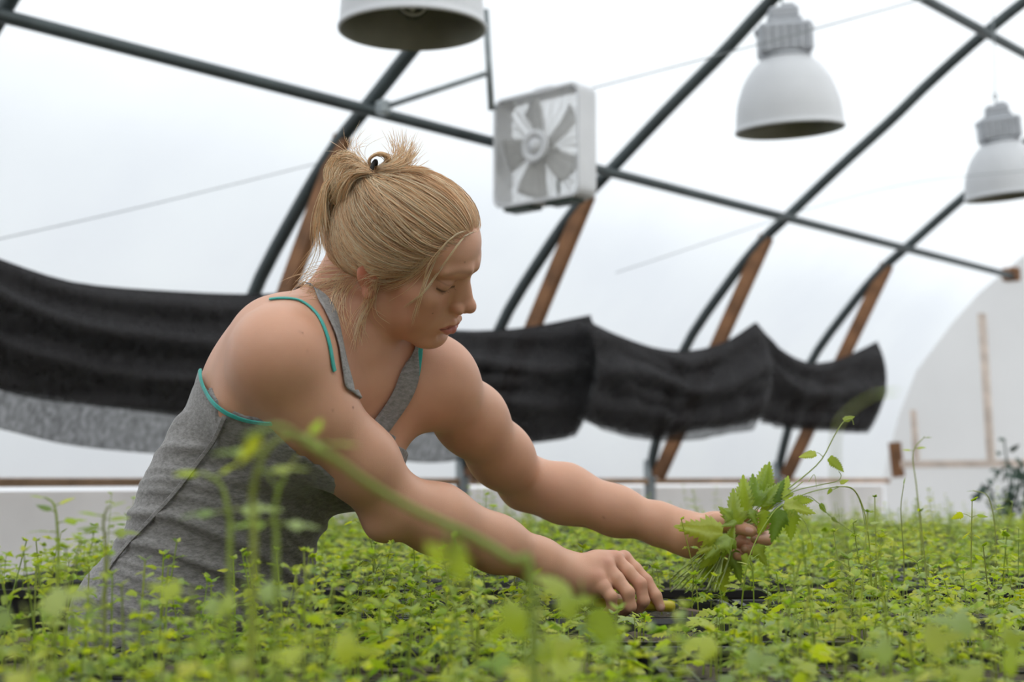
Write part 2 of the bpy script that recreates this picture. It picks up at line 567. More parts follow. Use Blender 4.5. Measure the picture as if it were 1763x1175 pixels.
# purlins
def purlin(n, z, words, r=.025, a0=-2.0):
    pts = [G(a, n, z) for a in np.linspace(a0, END_A - .02, 12)]
    o = MB().tube(pts, r, 10).build('roof_purlin', M_PIPE, None, True)
    return tag(o, words, 'purlin')
purlin(4.02 * KS - .05, 1.1 + (2.545 - 1.1) * KS - .045, 'long dark steel roof pipe running behind the box fan to the end wall')
purlin(2.87 * KS - .04, 1.1 + (3.33 - 1.1) * KS - .05, 'dark steel roof pipe crossing the hoop in the upper right corner')
# wires
def wire(pts, words, r=.0022):
    o = MB().tube(smooth_path(pts, 20), r, 5).build('support_wire', M_GALV, None, True); tag(o, words, 'wire', 'thin wires strung under the film')
wire([W(-60, 425, 5.2), W(250, 355, 5.6), W(600, 268, 6.2)], 'thin faint wire slanting from the left edge up to the bun')
wire([W(1020, 152, 5.0), W(1300, 78, 4.8), W(1640, -16, 4.6)], 'thin faint wire slanting up across the housing of the second lamp')
wire([W(1060, 470, 7.0), W(1500, 330, 7.0), W(1800, 290, 6.9)], 'thin faint wire slanting behind the farthest lamp', .002)

# ------------------------------------------------------------------ shade cloth
def mat_net(name, hole):
    m, n, l, b = new_mat(name)
    out = n['Material Output']
    t = n.new('ShaderNodeTexCoord'); z = n.new('ShaderNodeTexNoise'); z.inputs['Scale'].default_value = 60; z.inputs['Detail'].default_value = 3
    mp_ = n.new('ShaderNodeMapping'); mp_.inputs['Scale'].default_value = (1, 1, .45)
    l.new(t.outputs['Object'], mp_.inputs['Vector']); l.new(mp_.outputs['Vector'], z.inputs['Vector'])
    r = n.new('ShaderNodeMapRange'); r.inputs['From Min'].default_value = .3; r.inputs['From Max'].default_value = .7
    r.inputs['To Min'].default_value = max(0, hole - .11); r.inputs['To Max'].default_value = hole + .11
    l.new(z.outputs['Fac'], r.inputs['Value'])
    tr = n.new('ShaderNodeBsdfTransparent'); mx = n.new('ShaderNodeMixShader')
    b.inputs['Base Color'].default_value = (.020, .018, .019, 1); b.inputs['Roughness'].default_value = .8; b.inputs['Specular IOR Level'].default_value = .3
    l.new(r.outputs['Result'], mx.inputs['Fac']); l.new(b.outputs['BSDF'], mx.inputs[1]); l.new(tr.outputs['BSDF'], mx.inputs[2]); l.new(mx.outputs['Shader'], out.inputs['Surface'])
    return m
M_NET = mat_net('shade_net', .17)
M_NET2 = mat_net('shade_net_single_layer', .24)
# unseen net added along the near wall to cut light from behind the camera
v = []; f = []
for a in np.linspace(BACK_A + .3, END_A - 1.5, 40):
    for t in np.linspace(0, 1, 10): v.append(G(a, 2 * NC - (4.60 - 1.9 * t ** 1.3) * KS + .03 * math.sin(9 * a), 1.15 + 1.95 * t))
f = [(i * 10 + j, i * 10 + j + 1, (i + 1) * 10 + j + 1, (i + 1) * 10 + j) for i in range(39) for j in range(9)]
tag(mesh_obj('shade_cloth', v, f, M_NET, None, True), 'added black shade cloth, unseen behind the camera, cutting light from that side', 'cloth')
CL_N = 4.2 * KS
def on_npl(px, py, n):
    d = ray_dir(px, py); return CAM + d * ((n - NX @ CAM) / (NX @ d))
def cloth_sheet(top, bot, n0, amp, folds, seed, ns=90, nt=26, inward=1.0):
    """top, bot: edge outlines (photo points on the hanging plane n0)"""
    rs = np.random.RandomState(seed)
    P = smooth_path([on_npl(x, y, n0) for x, y in top], ns); Q = smooth_path([on_npl(x, y, n0) for x, y in bot], ns)
    s = np.linspace(0, 1, ns)[:, None]; t = np.linspace(0, 1, nt)[None, :]
    v = P[:, None] * (1 - t[..., None]) + Q[:, None] * t[..., None]
    sag = 4 * ((s * 2.0) % 1) * (1 - (s * 2.0) % 1)
    d = amp * np.sin(2 * PI * (folds * (t + .10 * sag * (1 - t)) + .15 * np.sin(3 * s * PI + seed))) * np.sin(PI * np.clip(t * 1.05, 0, 1)) ** .5
    d += amp * .5 * np.sin(2 * PI * (s * 7 + t * 1.3) + seed) * t
    d = d * np.clip(np.minimum(s, 1 - s) * 14, .0, 1) ** .7
    d = d + .10 * np.sin(PI * t) ** .8
    v = v - NX * d[..., None] * inward
    idx = np.arange(ns * nt).reshape(ns, nt)
    f = np.stack([idx[:-1, :-1], idx[1:, :-1], idx[1:, 1:], idx[:-1, 1:]], -1).reshape(-1, 4)
    return v.reshape(-1, 3), [tuple(q) for q in f]
def shade(words, top, bot, back_bot, seed, folds=3.2, amp=.05, CL_N=CL_N):
    c = on_npl((top[0][0] + top[-1][0]) / 2, top[0][1], CL_N)
    r = empty('shade_cloth', (c[0], c[1], c[2]))
    tag(r, words, 'cloth', 'black shade cloths slung under the hoops')
    v, f = cloth_sheet(top, bot, CL_N, amp, folds, seed); mesh_obj('front_layer', v, f, M_NET, r, True)
    v, f = cloth_sheet(top, [(x, y - 6) for x, y in bot], CL_N + .03, amp * .6, folds * .8, seed + 3); mesh_obj('inner_layer', v, f, M_NET, r, True)
    v, f = cloth_sheet(top, back_bot, CL_N + .10, amp * .4, folds * .6, seed + 5); mesh_obj('back_layer', v, f, M_NET2, r, True)
    MB().tube(smooth_path([on_npl(x, y, CL_N + .02) for x, y in top], 40), .008, 6).build('hanging_cord', M_NET, r, True)
shade('long black shade cloth hanging behind the person, its lowest layer paler and see-through',
      [(-330, 430), (-150, 425), (-60, 428), (0, 450), (130, 490), (300, 505), (450, 510), (583, 505), (680, 545), (780, 571), (900, 567), (1016, 545)],
      [(-330, 655), (-150, 652), (-60, 656), (0, 674), (130, 696), (300, 716), (450, 730), (583, 738), (680, 742), (780, 748), (900, 764), (990, 752)],
      [(-330, 715), (-150, 714), (-60, 722), (0, 740), (130, 768), (280, 783), (450, 788), (583, 790), (680, 794), (770, 796), (880, 770), (976, 756)], 1)
shade('black shade cloth in the middle of the background, sagging between two peaks',
      [(1002, 550), (1060, 578), (1130, 602), (1190, 606), (1250, 590), (1300, 558)],
      [(1000, 722), (1060, 742), (1130, 754), (1200, 742), (1260, 736), (1312, 722)],
      [(1006, 726), (1060, 748), (1130, 760), (1200, 758), (1250, 748), (1296, 742)], 5, 2.6, .045, CL_N - .17)
shade('black shade cloth at the far right end of the row, above the wooden post',
      [(1301, 557), (1340, 600), (1390, 626), (1440, 622), (1480, 605), (1510, 590)],
      [(1308, 728), (1350, 738), (1400, 742), (1440, 744), (1470, 746), (1494, 746)],
      [(1312, 720), (1350, 732), (1400, 738), (1440, 740), (1470, 742), (1490, 742)], 9, 2.4, .045)
# ================================================================== lamps and fan
M_WHITE = mat_basic('white_enamel', (.56, .57, .59), rough=.4, var=.04, scale=5)
M_INNER = mat_basic('reflector_plant_tint', (.22, .22, .17), rough=.5, var=.12, scale=7, metallic=.3)  # olive reflection of the plants is put into this colour
M_CAST = mat_basic('cast_aluminium', (.36, .375, .40), rough=.5, var=.10, scale=16, metallic=.35, bump=.15)
def mat_glass(name):
    m, n, l, b = new_mat(name)
    b.inputs['Base Color'].default_value = (.95, .96, .93, 1); b.inputs['Roughness'].default_value = .06
    b.inputs['Transmission Weight'].default_value = 1; b.inputs['IOR'].default_value = 1.12
    return m
M_BULB = mat_glass('clear_bulb_glass')
M_FIL = mat_basic('lamp_filament', (.85, .83, .76), rough=.4)
def lamp(c, tilt, turn, words):
    R = Matrix.Rotation(tilt[0], 3, 'X') @ Matrix.Rotation(tilt[1], 3, 'Y')
    r = empty('hanging_lamp', c); r.rotation_euler = (R @ Matrix.Rotation(turn, 3, 'Z')).to_euler()
    tag(r, words, 'lamp', 'white bell lamps hung under the greenhouse roof')
    def put(mbx, name, mat, par=r, smooth=True):
        v = np.concatenate(mbx.v); o = link(name, mesh_data(name, v, mbx.f, mat, smooth, None, mbx.m), par); return o
    prof = [(.205, 0), (.211, .002), (.212, .010), (.207, .014), (.205, .03), (.202, .07), (.196, .11), (.187, .14), (.173, .18), (.155, .213), (.131, .246), (.108, .268), (.097, .278), (.09, .286)]
    inner = [(.205, 0), (.198, .012), (.197, .07), (.182, .138), (.150, .212), (.126, .243), (.09, .27), (.05, .278), (.001, .279)]
    put(MB().lathe(prof, 48), 'lamp_shade', M_WHITE)
    put(MB().lathe(inner[::-1], 48), 'reflector', M_INNER)
    b = MB().lathe([(.092, .276), (.098, .280), (.098, .292), (.09, .298)], 32); put(b, 'collar', M_CAST)
    b = MB().box((0, 0, .352), (.205, .16, .118), None, .012)
    for i in range(6): b.box((-.08 + i * .032, -.083, .352), (.006, .01, .10), None, .002).box((-.08 + i * .032, .083, .352), (.006, .01, .10), None, .002)
    for sx in (-1, 1): b.box((sx * .106, 0, .392), (.014, .05, .022), None, .004)
    g = put(b, 'ballast_housing', M_CAST, smooth=False)
    put(MB().box((0, 0, .420), (.135, .115, .03), None, .008), 'lid', M_CAST, g, False)
    b = MB().box((0, 0, .455), (.115, .09, .05), None, .01); b.box((.02, .0, .485), (.05, .035, .02), None, .004); put(b, 'top_box', M_CAST, smooth=False)
    hk = MB().tube(smooth_path([(0, 0, .485), (0, 0, .515), (0.012, 0, .527), (0, 0, .540), (-0.012, 0, .527), (-.004, 0, .517)], 20), .004, 6)
    put(hk, 'hook', M_GALV)
    put(MB().lathe([(.001, .035), (.018, .036), (.040, .055), (.050, .085), (.046, .13), (.030, .18), (.022, .22), (.022, .27)], 24), 'bulb', M_BULB)
    arcp = [(.038 * math.sin(t), 0, .085 - .036 * math.cos(t)) for t in np.linspace(-1.9, 1.9, 18)]
    put(MB().tube(arcp, .0030, 6).tube([(0, 0, .06), (0, 0, .25)], .006, 6), 'arc_tube', M_FIL)
    return r
def cord(p0, p1, words, r=.003):
    o = MB().tube(smooth_path([p0, (np.array(p0) + p1) / 2 + np.array([.004, 0, 0]), p1], 10), r, 5).build('lamp_cord', M_GALV, None, True)
    tag(o, words, 'cord', 'cords the lamps hang from')
def hang(c, tilt, turn, words, cwords, top):
    o = lamp(c, tilt, turn, words)
    bpy.context.view_layer.update()
    t = o.matrix_world @ Vector((0, 0, .539))
    cord(np.array(t), top, cwords)
def roof_z(p):
    n = NX @ p; P = np.array(arch); P = P[P[:, 0].argsort()]
    return float(np.interp(n, P[:, 0], P[:, 1]))
l1 = W(710, 53, 4.03); l2 = W(1360, 226, 5.50); l3 = W(1733, 340, 7.35)
for c, tilt, turn, wd, cw in [
    (l1, (.02, -.01), .3, 'nearest white bell lamp, cut off by the top edge above the head', 'cord of the nearest lamp, above the top edge'),
    (l2, (.075, -.055), -.1, 'white bell lamp with grey housing hanging right of the box fan', 'cord of the lamp right of the fan'),
    (l3, (.06, -.10), -.2, 'farthest white bell lamp, partly cut off by the right edge', 'thin cord of the farthest lamp up to the roof pipe')]:
    top = np.array([c[0] - tilt[1] * 0.0, c[1], roof_z(c) - .0])
    bx = Matrix.Rotation(tilt[0], 3, 'X') @ Matrix.Rotation(tilt[1], 3, 'Y') @ Vector((0, 0, .539))
    top[0] = c[0] + bx[0]; top[1] = c[1] + bx[1]
    top[2] = roof_z(top) - .0
    hang(c, tilt, turn, wd, cw, top)

# ---- box fan, hung on a steel drop pipe
FR = np.stack([-NX, AX, [0, 0, 1]], 1)                    # x: along its face, y: away from us, z: up
p_r = W(997, 236, 6.02); S = .495
fc = p_r + NX * S / 2                                     # middle of its face
fan = empty('box_fan', fc); fan.rotation_euler = Matrix(FR.tolist()).to_euler()
tag(fan, 'white square box fan with round hub hanging under the roof', 'fan')
def fput(mbx, name, mat, smooth=False, par=None):
    return link(name, mesh_data(name, np.concatenate(mbx.v), mbx.f, mat, smooth, None, mbx.m), par or fan)
M_FAN = mat_basic('white_fan_plastic', (.68, .685, .70), rough=.45, var=.06, scale=5)
M_FAN2 = mat_basic('greyish_fan_plastic', (.60, .595, .58), rough=.5, var=.06, scale=8)
M_DARK = mat_basic('dark_green_plastic', (.035, .06, .045), rough=.5)
def rr(w, r, n=6):
    pts = []
    for cx, cz, a0 in ((1, 1, 0), (-1, 1, 90), (-1, -1, 180), (1, -1, 270)):
        for a in np.linspace(a0, a0 + 90, n):
            pts.append((cx * (w - r) + r * math.cos(math.radians(a)), cz * (w - r) + r * math.sin(math.radians(a))))
    return np.array(pts)
o1, i1 = rr(S / 2, .045), rr(S / 2 - .014, .035)
n_ = len(o1); D = .115
v = [(x, y, z) for (q, y) in ((o1, 0), (o1, D), (i1, D), (i1, 0)) for x, z in q]
f = [(k * n_ + j, k * n_ + (j + 1) % n_, ((k + 1) % 4) * n_ + (j + 1) % n_, ((k + 1) % 4) * n_ + j) for k in range(4) for j in range(n_)]
fput(MB().add(v, [q[::-1] for q in f]), 'housing', M_FAN)
def grille(y):
    g = MB()
    for r in np.arange(.02, .33, .0075):
        th = np.linspace(0, 2 * PI, 41)
        pts = np.stack([r * np.cos(th), np.full(41, y), r * np.sin(th)], 1)
        lim = S / 2 - .012
        run = []
        for q in pts:
            if abs(q[0]) < lim and abs(q[2]) < lim: run.append(q)
            else:
                if len(run) > 2: g.tube(run, .0012, 3, False)
                run = []
        if len(run) > 2: g.tube(run, .0012, 3, False)
    for a in np.arange(0, 360, 15):
        dx, dz = math.cos(math.radians(a)), math.sin(math.radians(a))
        L = (S / 2 - .012) / max(abs(dx), abs(dz))
        g.tube([(dx * .05, y, dz * .05), (dx * L, y, dz * L)], .0016, 4, False)
    return g
fput(grille(.006), 'front_grille', M_FAN2)
fput(grille(.109), 'rear_grille', M_FAN2)
b = MB(); T = np.array([[1, 0, 0, 0], [0, 0, 1, 0], [0, -1, 0, 0], [0, 0, 0, 1.0]])
b.lathe([(.001, .020), (.020, .020), (.022, .014), (.034, .014), (.036, .004), (.044, .004), (.046, .014), (.068, .014), (.072, .010), (.074, 0)], 28, M=np.array([[1, 0, 0, 0], [0, 0, -1, .004], [0, 1, 0, 0], [0, 0, 0, 1.0]]))
fput(b, 'hub_cap', M_FAN, True)
for k in range(5):
    a0 = k * 2 * PI / 5 + .45
    vs = []; fs = []
    for i in range(7):
        r = .04 + (.222 - .04) * i / 6
        for j in range(6):
            u = -1 + 2 * j / 5
            w = (.028 + .048 * (i / 6)) * u
            a = a0 + w / r * .95 + .20 * (i / 6)
            vs.append((r * math.cos(a), .055 + w * .42, r * math.sin(a)))
    fs = [(i * 6 + j, i * 6 + j + 1, (i + 1) * 6 + j + 1, (i + 1) * 6 + j) for i in range(6) for j in range(5)]
    bl = fput(MB().add(vs, fs), 'blade', M_FAN2, True)
    sd = bl.modifiers.new('thickness', 'SOLIDIFY'); sd.thickness = .004
b = MB().lathe([(.03, 0), (.045, .01), (.045, .05), (.03, .06), (.001, .06)], 20, M=np.array([[1, 0, 0, 0], [0, 0, 1, .042], [0, -1, 0, 0], [0, 0, 0, 1.0]])); fput(b, 'motor', M_FAN2, True)
for sx in (-1, 1): fput(MB().box((sx * .055, .09, -.12), (.014, .012, .24), None, .003), 'motor_strut', M_DARK)
for sx in (-1, 1): fput(MB().box((sx * .12, .055, -S / 2 - .008), (.16, .09, .018), None, .006), 'foot', M_DARK)
fput(MB().tube(smooth_path([(-.06, .06, S / 2), (-.05, .06, S / 2 + .02), (.05, .06, S / 2 + .02), (.06, .06, S / 2)], 16), .008, 6), 'handle', M_FAN)
# drop pipe with its strut
bpy.context.view_layer.update()
hang_p = empty('drop_pipe', W(842, 172, 5.75)); tag(hang_p, 'thin grey drop pipe with a slanting strut beside the box fan', 'pipe')
topw = W(833, -40, 5.75); rz = roof_z(topw)
d_ = unit(topw - W(846, 190, 5.75))
topw = topw + d_ * ((rz - .03 - topw[2]) / d_[2])
MB().tube([W(846, 190, 5.75), topw], .0135, 10).build('pipe', M_GALV, hang_p, True)
MB().tube([W(836, 127, 5.75), W(655, 187, 5.80)], .0125, 10).build('strut', M_GALV, hang_p, True)
MB().box(W(660, 186, 5.80), (.06, .05, .06), FR, .01).build('clamp', M_GALV, hang_p)
MB().tube([W(846, 186, 5.75), p_r + NX * S * .97 + np.array([0, 0, S * .44])], .010, 8).build('bracket', M_GALV, hang_p, True)
# ================================================================== the person
# head frame: x to the face, y to her left, z up, origin between the ears
def euler_m(ax, ay, az):
    cx, sx, cyy, sy, cz, sz = math.cos(ax), math.sin(ax), math.cos(ay), math.sin(ay), math.cos(az), math.sin(az)
    Rx = np.array([[1, 0, 0], [0, cx, -sx], [0, sx, cx]]); Ry = np.array([[cyy, 0, sy], [0, 1, 0], [-sy, 0, cyy]])
    Rz = np.array([[cz, -sz, 0], [sz, cz, 0], [0, 0, 1]])
    return Rz @ Ry @ Rx
HR = euler_m(.5595, .5550, -.1764)
HT = np.array([-.1426, 1.8052, 1.3812])
def HW(p): return np.asarray(p, float) @ HR.T + HT       # head frame -> place
def HL(p): return (np.asarray(p, float) - HT) @ HR       # place -> head frame

def frame(u, l):
    u = unit(u); l = np.asarray(l, float); l = unit(l - u * (l @ u)); f = np.cross(l, u)
    return np.stack([f, l, u], 1)            # columns: forward, left, up

def head_field():
    H = Field()
    def e(c, s, k=.01, mode='u', rot=None):
        R = HR if rot is None else HR @ euler_m(*rot)
        H.ell(HW(c), s, R, k, mode)
    def cn(a, b, ra, rb, k=.008, mode='u'): H.cone(HW(a), HW(b), ra, rb, k, mode)
    e((-.005, 0, .042), (.086, .070, .064), rot=(0, -.24, 0))
    e((.034, 0, .050), (.058, .060, .048), .02)
    e((.038, 0, -.012), (.051, .054, .066), .02)
    for s in (-1, 1):
        cn((.010, s * .047, -.044), (.070, s * .016, -.074), .016, .015, .025)
        e((.056, s * .042, .000), (.026, .021, .019), .016)
        e((.060, s * .032, -.030), (.024, .024, .026), .02)
    e((.040, 0, -.052), (.044, .040, .030), .02)
    e((.0795, 0, -.073), (.0165, .020, .0165), .014)
    for s in (-1, 1):                                    # sockets, then lids
        e((.0985, s * .033, .021), (.0115, .0165, .0105), .014, 's')
        cn((.090, s * .010, .041), (.075, s * .043, .043), .0075, .006, .012)
        e((.0722, s * .0315, .0210), (.0122, .0140, .0122), .005)
        e((.0775, s * .0315, .0240), (.0075, .0130, .0085), .004)
    cn((.0845, 0, .030), (.1055, 0, -.004), .0060, .0075, .010)
    for s in (-1, 1):
        cn((.0820, s * .0055, .024), (.0955, s * .0085, -.010), .0060, .0080, .010)
    e((.091, 0, .000), (.010, .010, .016), .008)
    e((.1085, 0, -.0085), (.0098, .0088, .0085), .007)
    for s in (-1, 1):
        e((.0985, s * .0118, -.0125), (.0105, .0062, .0075), .005, rot=(0, 0, s * .35))
    cn((.1045, 0, -.0165), (.096, 0, -.0235), .0045, .004, .004)
    for s in (-1, 1):
        e((.1035, s * .0062, -.0205), (.0052, .0030, .0038), .0025, 's', rot=(0, 0, s * .5))
    e((.079, 0, -.041), (.0205, .026, .021), .014)       # muzzle
    for s in (-1, 1):                                    # lips
        H.chain([HW((.1005, 0, -.0380)), HW((.0985, s * .008, -.0375)), HW((.0925, s * .0165, -.0415)), HW((.0838, s * .0235, -.0462))], [.0042, .0046, .0034, .0014], .003)
        H.chain([HW((.0985, 0, -.0512)), HW((.0955, s * .010, -.0510)), HW((.0895, s * .018, -.0485)), HW((.0835, s * .0235, -.0465))], [.0060, .0057, .0040, .0014], .003)
    cn((.094, -.012, -.0610), (.094, .012, -.0610), .004, .004, .008, 's')
    for s in (-1, 1):                                    # slightly open mouth
        cn((.1045, 0, -.0443), (.0975, s * .013, -.0442), .0014, .0013, .0015, 's')
        cn((.0975, s * .013, -.0442), (.0850, s * .0245, -.0462), .0013, .0006, .0012, 's')
        # eye line under the upper lid
        H.chain  # (lid edge is coloured and carries the lashes)
    for s in (-1, 1):                                    # ears
        e((-.006, s * .0725, .002), (.0150, .0060, .0265), .004, rot=(s * -.12, -.18, s * -.30))
        e((-.001, s * .0800, .004), (.0085, .0045, .0165), .004, 's', rot=(0, -.18, s * -.35))
        e((.002, s * .0715, -.022), (.0085, .0055, .0095), .004)
    return H

HEADF = head_field()

# ---- skeleton of the pose
sh_r, sh_l = W(483, 618, 1.69), W(752, 662, 1.95)
el_r, el_l = W(676, 868, 1.795), W(905, 833, 2.17)
wr_r, wr_l = W(968, 981, 1.92), W(1170, 914, 2.12)
LAT = unit(sh_l - sh_r)
UPT = unit(np.array([.60, -.10, .80]))
CH = frame(UPT, LAT)                                      # chest frame
PLAT = unit(np.array([.42, .90, 0.0]))
PE = frame(np.array([.42, -.04, .90]), PLAT)              # pelvis frame
chest = W(497, 722, 1.885); upper = W(590, 640, 1.86); waist = W(396, 880, 1.90); pelvis = W(374, 1046, 1.92)
neck0 = W(598, 588, 1.845)

def torso_field(F):
    F.ell(pelvis, (.112, .150, .125), PE, .03)
    F.ell(pelvis + PE @ np.array([-.045, -.075, -.05]), (.095, .085, .095), PE, .04)
    F.ell(pelvis + PE @ np.array([-.045, .075, -.05]), (.095, .085, .095), PE, .04)
    WA = frame(unit(UPT + np.array([.42, -.04, .90])), unit(LAT + PLAT))
    F.ell(waist, (.104, .128, .140), WA, .06)
    F.ell(chest, (.100, .130, .165), CH, .06)
    F.ell(upper + CH @ np.array([-.022, 0, -.02]), (.075, .135, .085), CH, .04)
    F.ell(chest + CH @ np.array([-.045, -.070, .06]), (.040, .060, .080), CH, .04)   # shoulder blades
    F.ell(chest + CH @ np.array([-.045, .070, .06]), (.040, .060, .080), CH, .04)
    for s in (-1, 1):
        F.ell(chest + CH @ np.array([.080, s * .070, .005]), (.058, .062, .062), CH, .03)
    return F

def body_field():
    F = torso_field(Field())
    # neck and shoulder line
    nt = HW((-.022, 0, -.030))
    F.cone(neck0 + CH @ np.array([-.012, 0, -.02]), nt, .056, .052, .03)
    F.cone(neck0 + CH @ np.array([-.038, 0, -.02]), HW((-.052, 0, -.005)), .040, .038, .03)
    for sh in (sh_r, sh_l):
        F.cone(neck0 + CH @ np.array([-.012, 0, .0]), sh + CH @ np.array([-.008, 0, .006]), .032, .024, .05)
        F.cone(neck0 + CH @ np.array([.034, 0, -.045]) * 1.0, sh + CH @ np.array([.012, 0, .012]), .017, .016, .03)   # collarbones
    F.ell(sh_r + CH @ np.array([-.030, .045, -.050]), (.040, .045, .075), CH, .045)
    F.ell(sh_l + CH @ np.array([-.030, -.045, -.050]), (.040, .045, .075), CH, .045)
    F.ell(W(474, 584, 1.755), (.046, .046, .046), None, .06)
    F.cone(sh_r + CH @ np.array([-.01, .03, .0]), W(428, 672, 1.80), .042, .044, .05)
    F.cone(sh_l + CH @ np.array([-.02, -.03, .0]), chest + CH @ np.array([-.03, .09, .02]), .046, .052, .05)
    F.cone(sh_r + CH @ np.array([-.01, .02, -.0]), chest + CH @ np.array([.05, -.06, .06]), .028, .040, .03)   # front of the armpits
    F.cone(sh_l + CH @ np.array([.0, -.02, -.0]), chest + CH @ np.array([.06, .07, .06]), .040, .045, .04)
    # sternal hollow
    # arms
    def arm(sh, el, wr, out, r):
        a = el - sh; b = wr - el
        F.ell(sh, np.array([.043, .043, .045]) * r, None, .045)
        F.chain([sh, sh + a * .35 + out * .006, sh + a * .7, el], np.array([.0440, .0455, .0415, .0365]) * r, .035, .035)
        F.chain([el, el + b * .25 + np.array([.1, -.2, .4]) * .006, el + b * .6, el + b * .86, wr], np.array([.0375, .0425, .0345, .0265, .0250]) * r, .025, .022)
    arm(sh_r, el_r, wr_r, np.array([-1.4, -.6, -.6]), 1.0)
    arm(sh_l, el_l, wr_l, np.array([.2, .2, .6]), 1.0)
    F.ell(el_r + unit(sh_r - wr_r) * -.0 + np.array([-.012, -.006, -.026]), (.020, .020, .020), None, .02)     # elbow bone
    # wrists are broader than deep
    vr = unit(np.cross(wr_r - el_r, np.array([0, 1., 0])))
    for s in (-1, 1):
        bd = unit(np.array([-.25, .8, .35]))
        F.cone(wr_r + bd * s * .011 - unit(wr_r - el_r) * .03, wr_r + bd * s * .013 + unit(wr_r - el_r) * .012, .0215, .0200, .012)
        bl = unit(np.array([-.15, .35, .93]))
        F.cone(wr_l + bl * s * .010 - unit(wr_l - el_l) * .03, wr_l + bl * s * .012 + unit(wr_l - el_l) * .012, .0225, .0210, .012)
    # ---- hands
    def hand(wr, mcp, fingers, thumb, kp=.014):
        P = Field()
        base = wr
        m = [np.array(q) for q in mcp]
        for i, q in enumerate(m):
            st = base + (q - m[1]) * .45 * (1 if i else 1) + (np.mean(m, 0) - base) * .05
            P.cone(st, q, .0145, .0108, kp)
        for i in range(3):
            P.cone(st * 0 + base * .35 + m[i] * .65, base * .35 + m[i + 1] * .65, .0110, .0110, kp)
        for ch, rs in fingers:
            Fg = Field(); Fg.chain([np.array(c) for c in ch], rs, .006)
            P.group(Fg, .0035)
        Tg = Field(); Tg.chain([np.array(c) for c in thumb[0]], thumb[1], .010)
        P.group(Tg, .009)
        F.group(P, .014)
    rs_i = [.0103, .0096, .0088, .0079, .0066]
    def chainf(m, p, d, t):
        m, p, d, t = (np.array(x) for x in (m, p, d, t))
        return [m, (m + p) / 2, p, d, t]
    mi, mm, mr, ml = W(1074, 962, 1.957), W(1059, 963, 1.938), W(1044, 975, 1.920), W(1029, 996, 1.903)
    hand(wr_r, [mi, mm, mr, ml], [
        (chainf(mi, W(1112, 1001, 1.945), W(1129, 1027, 1.935), W(1137, 1046, 1.932)), rs_i),
        (chainf(mm, W(1102, 1006, 1.922), W(1108, 1035, 1.917), W(1098, 1053, 1.925)), rs_i),
        (chainf(mr, W(1081, 1021, 1.900), W(1085, 1045, 1.900), W(1072, 1056, 1.915)), rs_i),
        (chainf(ml, W(1052, 1028, 1.888), W(1054, 1048, 1.893), W(1044, 1056, 1.910)), [x * .9 for x in rs_i])],
        ([W(990, 992, 1.935), W(1028, 1024, 1.955), W(1070, 1040, 1.968), W(1104, 1046, 1.962)], [.016, .0125, .0105, .0085]))
    F.ell(W(1010, 1010, 1.92), (.030, .022, .018), None, .02)
    li, lm, lr, ll = W(1258, 892, 2.140), W(1258, 911, 2.152), W(1250, 930, 2.150), W(1238, 946, 2.142)
    hand(wr_l, [li, lm, lr, ll], [
        (chainf(li, W(1303, 889, 2.132), W(1318, 903, 2.108), W(1303, 906, 2.092)), rs_i),
        (chainf(lm, W(1311, 914, 2.140), W(1321, 930, 2.112), W(1300, 929, 2.088)), rs_i),
        (chainf(lr, W(1296, 940, 2.138), W(1303, 949, 2.112), W(1283, 946, 2.090)), rs_i),
        (chainf(ll, W(1276, 957, 2.128), W(1283, 963, 2.106), W(1266, 958, 2.092)), [x * .9 for x in rs_i])],
        ([W(1192, 918, 2.105), W(1234, 900, 2.085), W(1268, 907, 2.070), W(1293, 915, 2.066)], [.0175, .0140, .0105, .0085]))
    F.ell(W(1196, 928, 2.105), (.028, .020, .026), None, .02)     # heel of the palm
    F.group(HEADF, .020)
    return F

BODYF = body_field()

def head_mask(V, x0=-.2, x1=.2, z0=-.2, z1=.2, y0=-.2, y1=.2):
    q = HL(V)
    return (q[:, 0] > x0) & (q[:, 0] < x1) & (q[:, 1] > y0) & (q[:, 1] < y1) & (q[:, 2] > z0) & (q[:, 2] < z1)

HAND_C = [(W(1075, 1010, 1.92), .10), (W(1255, 920, 2.11), .10)]
def build_body_mesh():
    lo = np.array([-.64, 1.50, .80]); hi = np.array([.42, 2.32, 1.54])
    V, Q = surface_nets(BODYF, lo, hi, .0036)
    T = to_tris(Q)
    def near(V):
        m = head_mask(V, .02, .2, -.11, .1)
        for c, r in HAND_C: m |= np.linalg.norm(V - c, axis=1) < r
        m |= (np.linalg.norm(V - HW((0, -.075, 0)), axis=1) < .045)
        return m
    def face(V): return head_mask(V, .05, .2, -.085, .055, -.065, .055)
    V = project(BODYF, V, T, 1)
    m = near(V)[T].any(1); V, T = refine(V, T, m)
    V = project(BODYF, V, T, 2, near(V))
    m = face(V)[T].any(1); V, T = refine(V, T, m)
    V = project(BODYF, V, T, 2, face(V))
    fine = lambda V: head_mask(V, .07, .2, -.062, .035, -.055, .04)
    m = fine(V)[T].any(1); V, T = refine(V, T, m)
    V = project(BODYF, V, T, 1, fine(V))
    return V, T

BV, BT = build_body_mesh()
BODY_BVH = BVHTree.FromPolygons([tuple(p) for p in BV], [tuple(int(i) for i in t) for t in BT])

def on_body(px, py, lift=0.0):
    h = BODY_BVH.ray_cast(Vector(CAM), Vector(ray_dir(px, py)))
    if h[0] is None: return None
    return np.array(h[0]) + np.array(h[1]) * lift

def nearest(p, lift=0.0):
    h = BODY_BVH.find_nearest(Vector(p))
    return np.array(h[0]) + np.array(h[1]) * lift

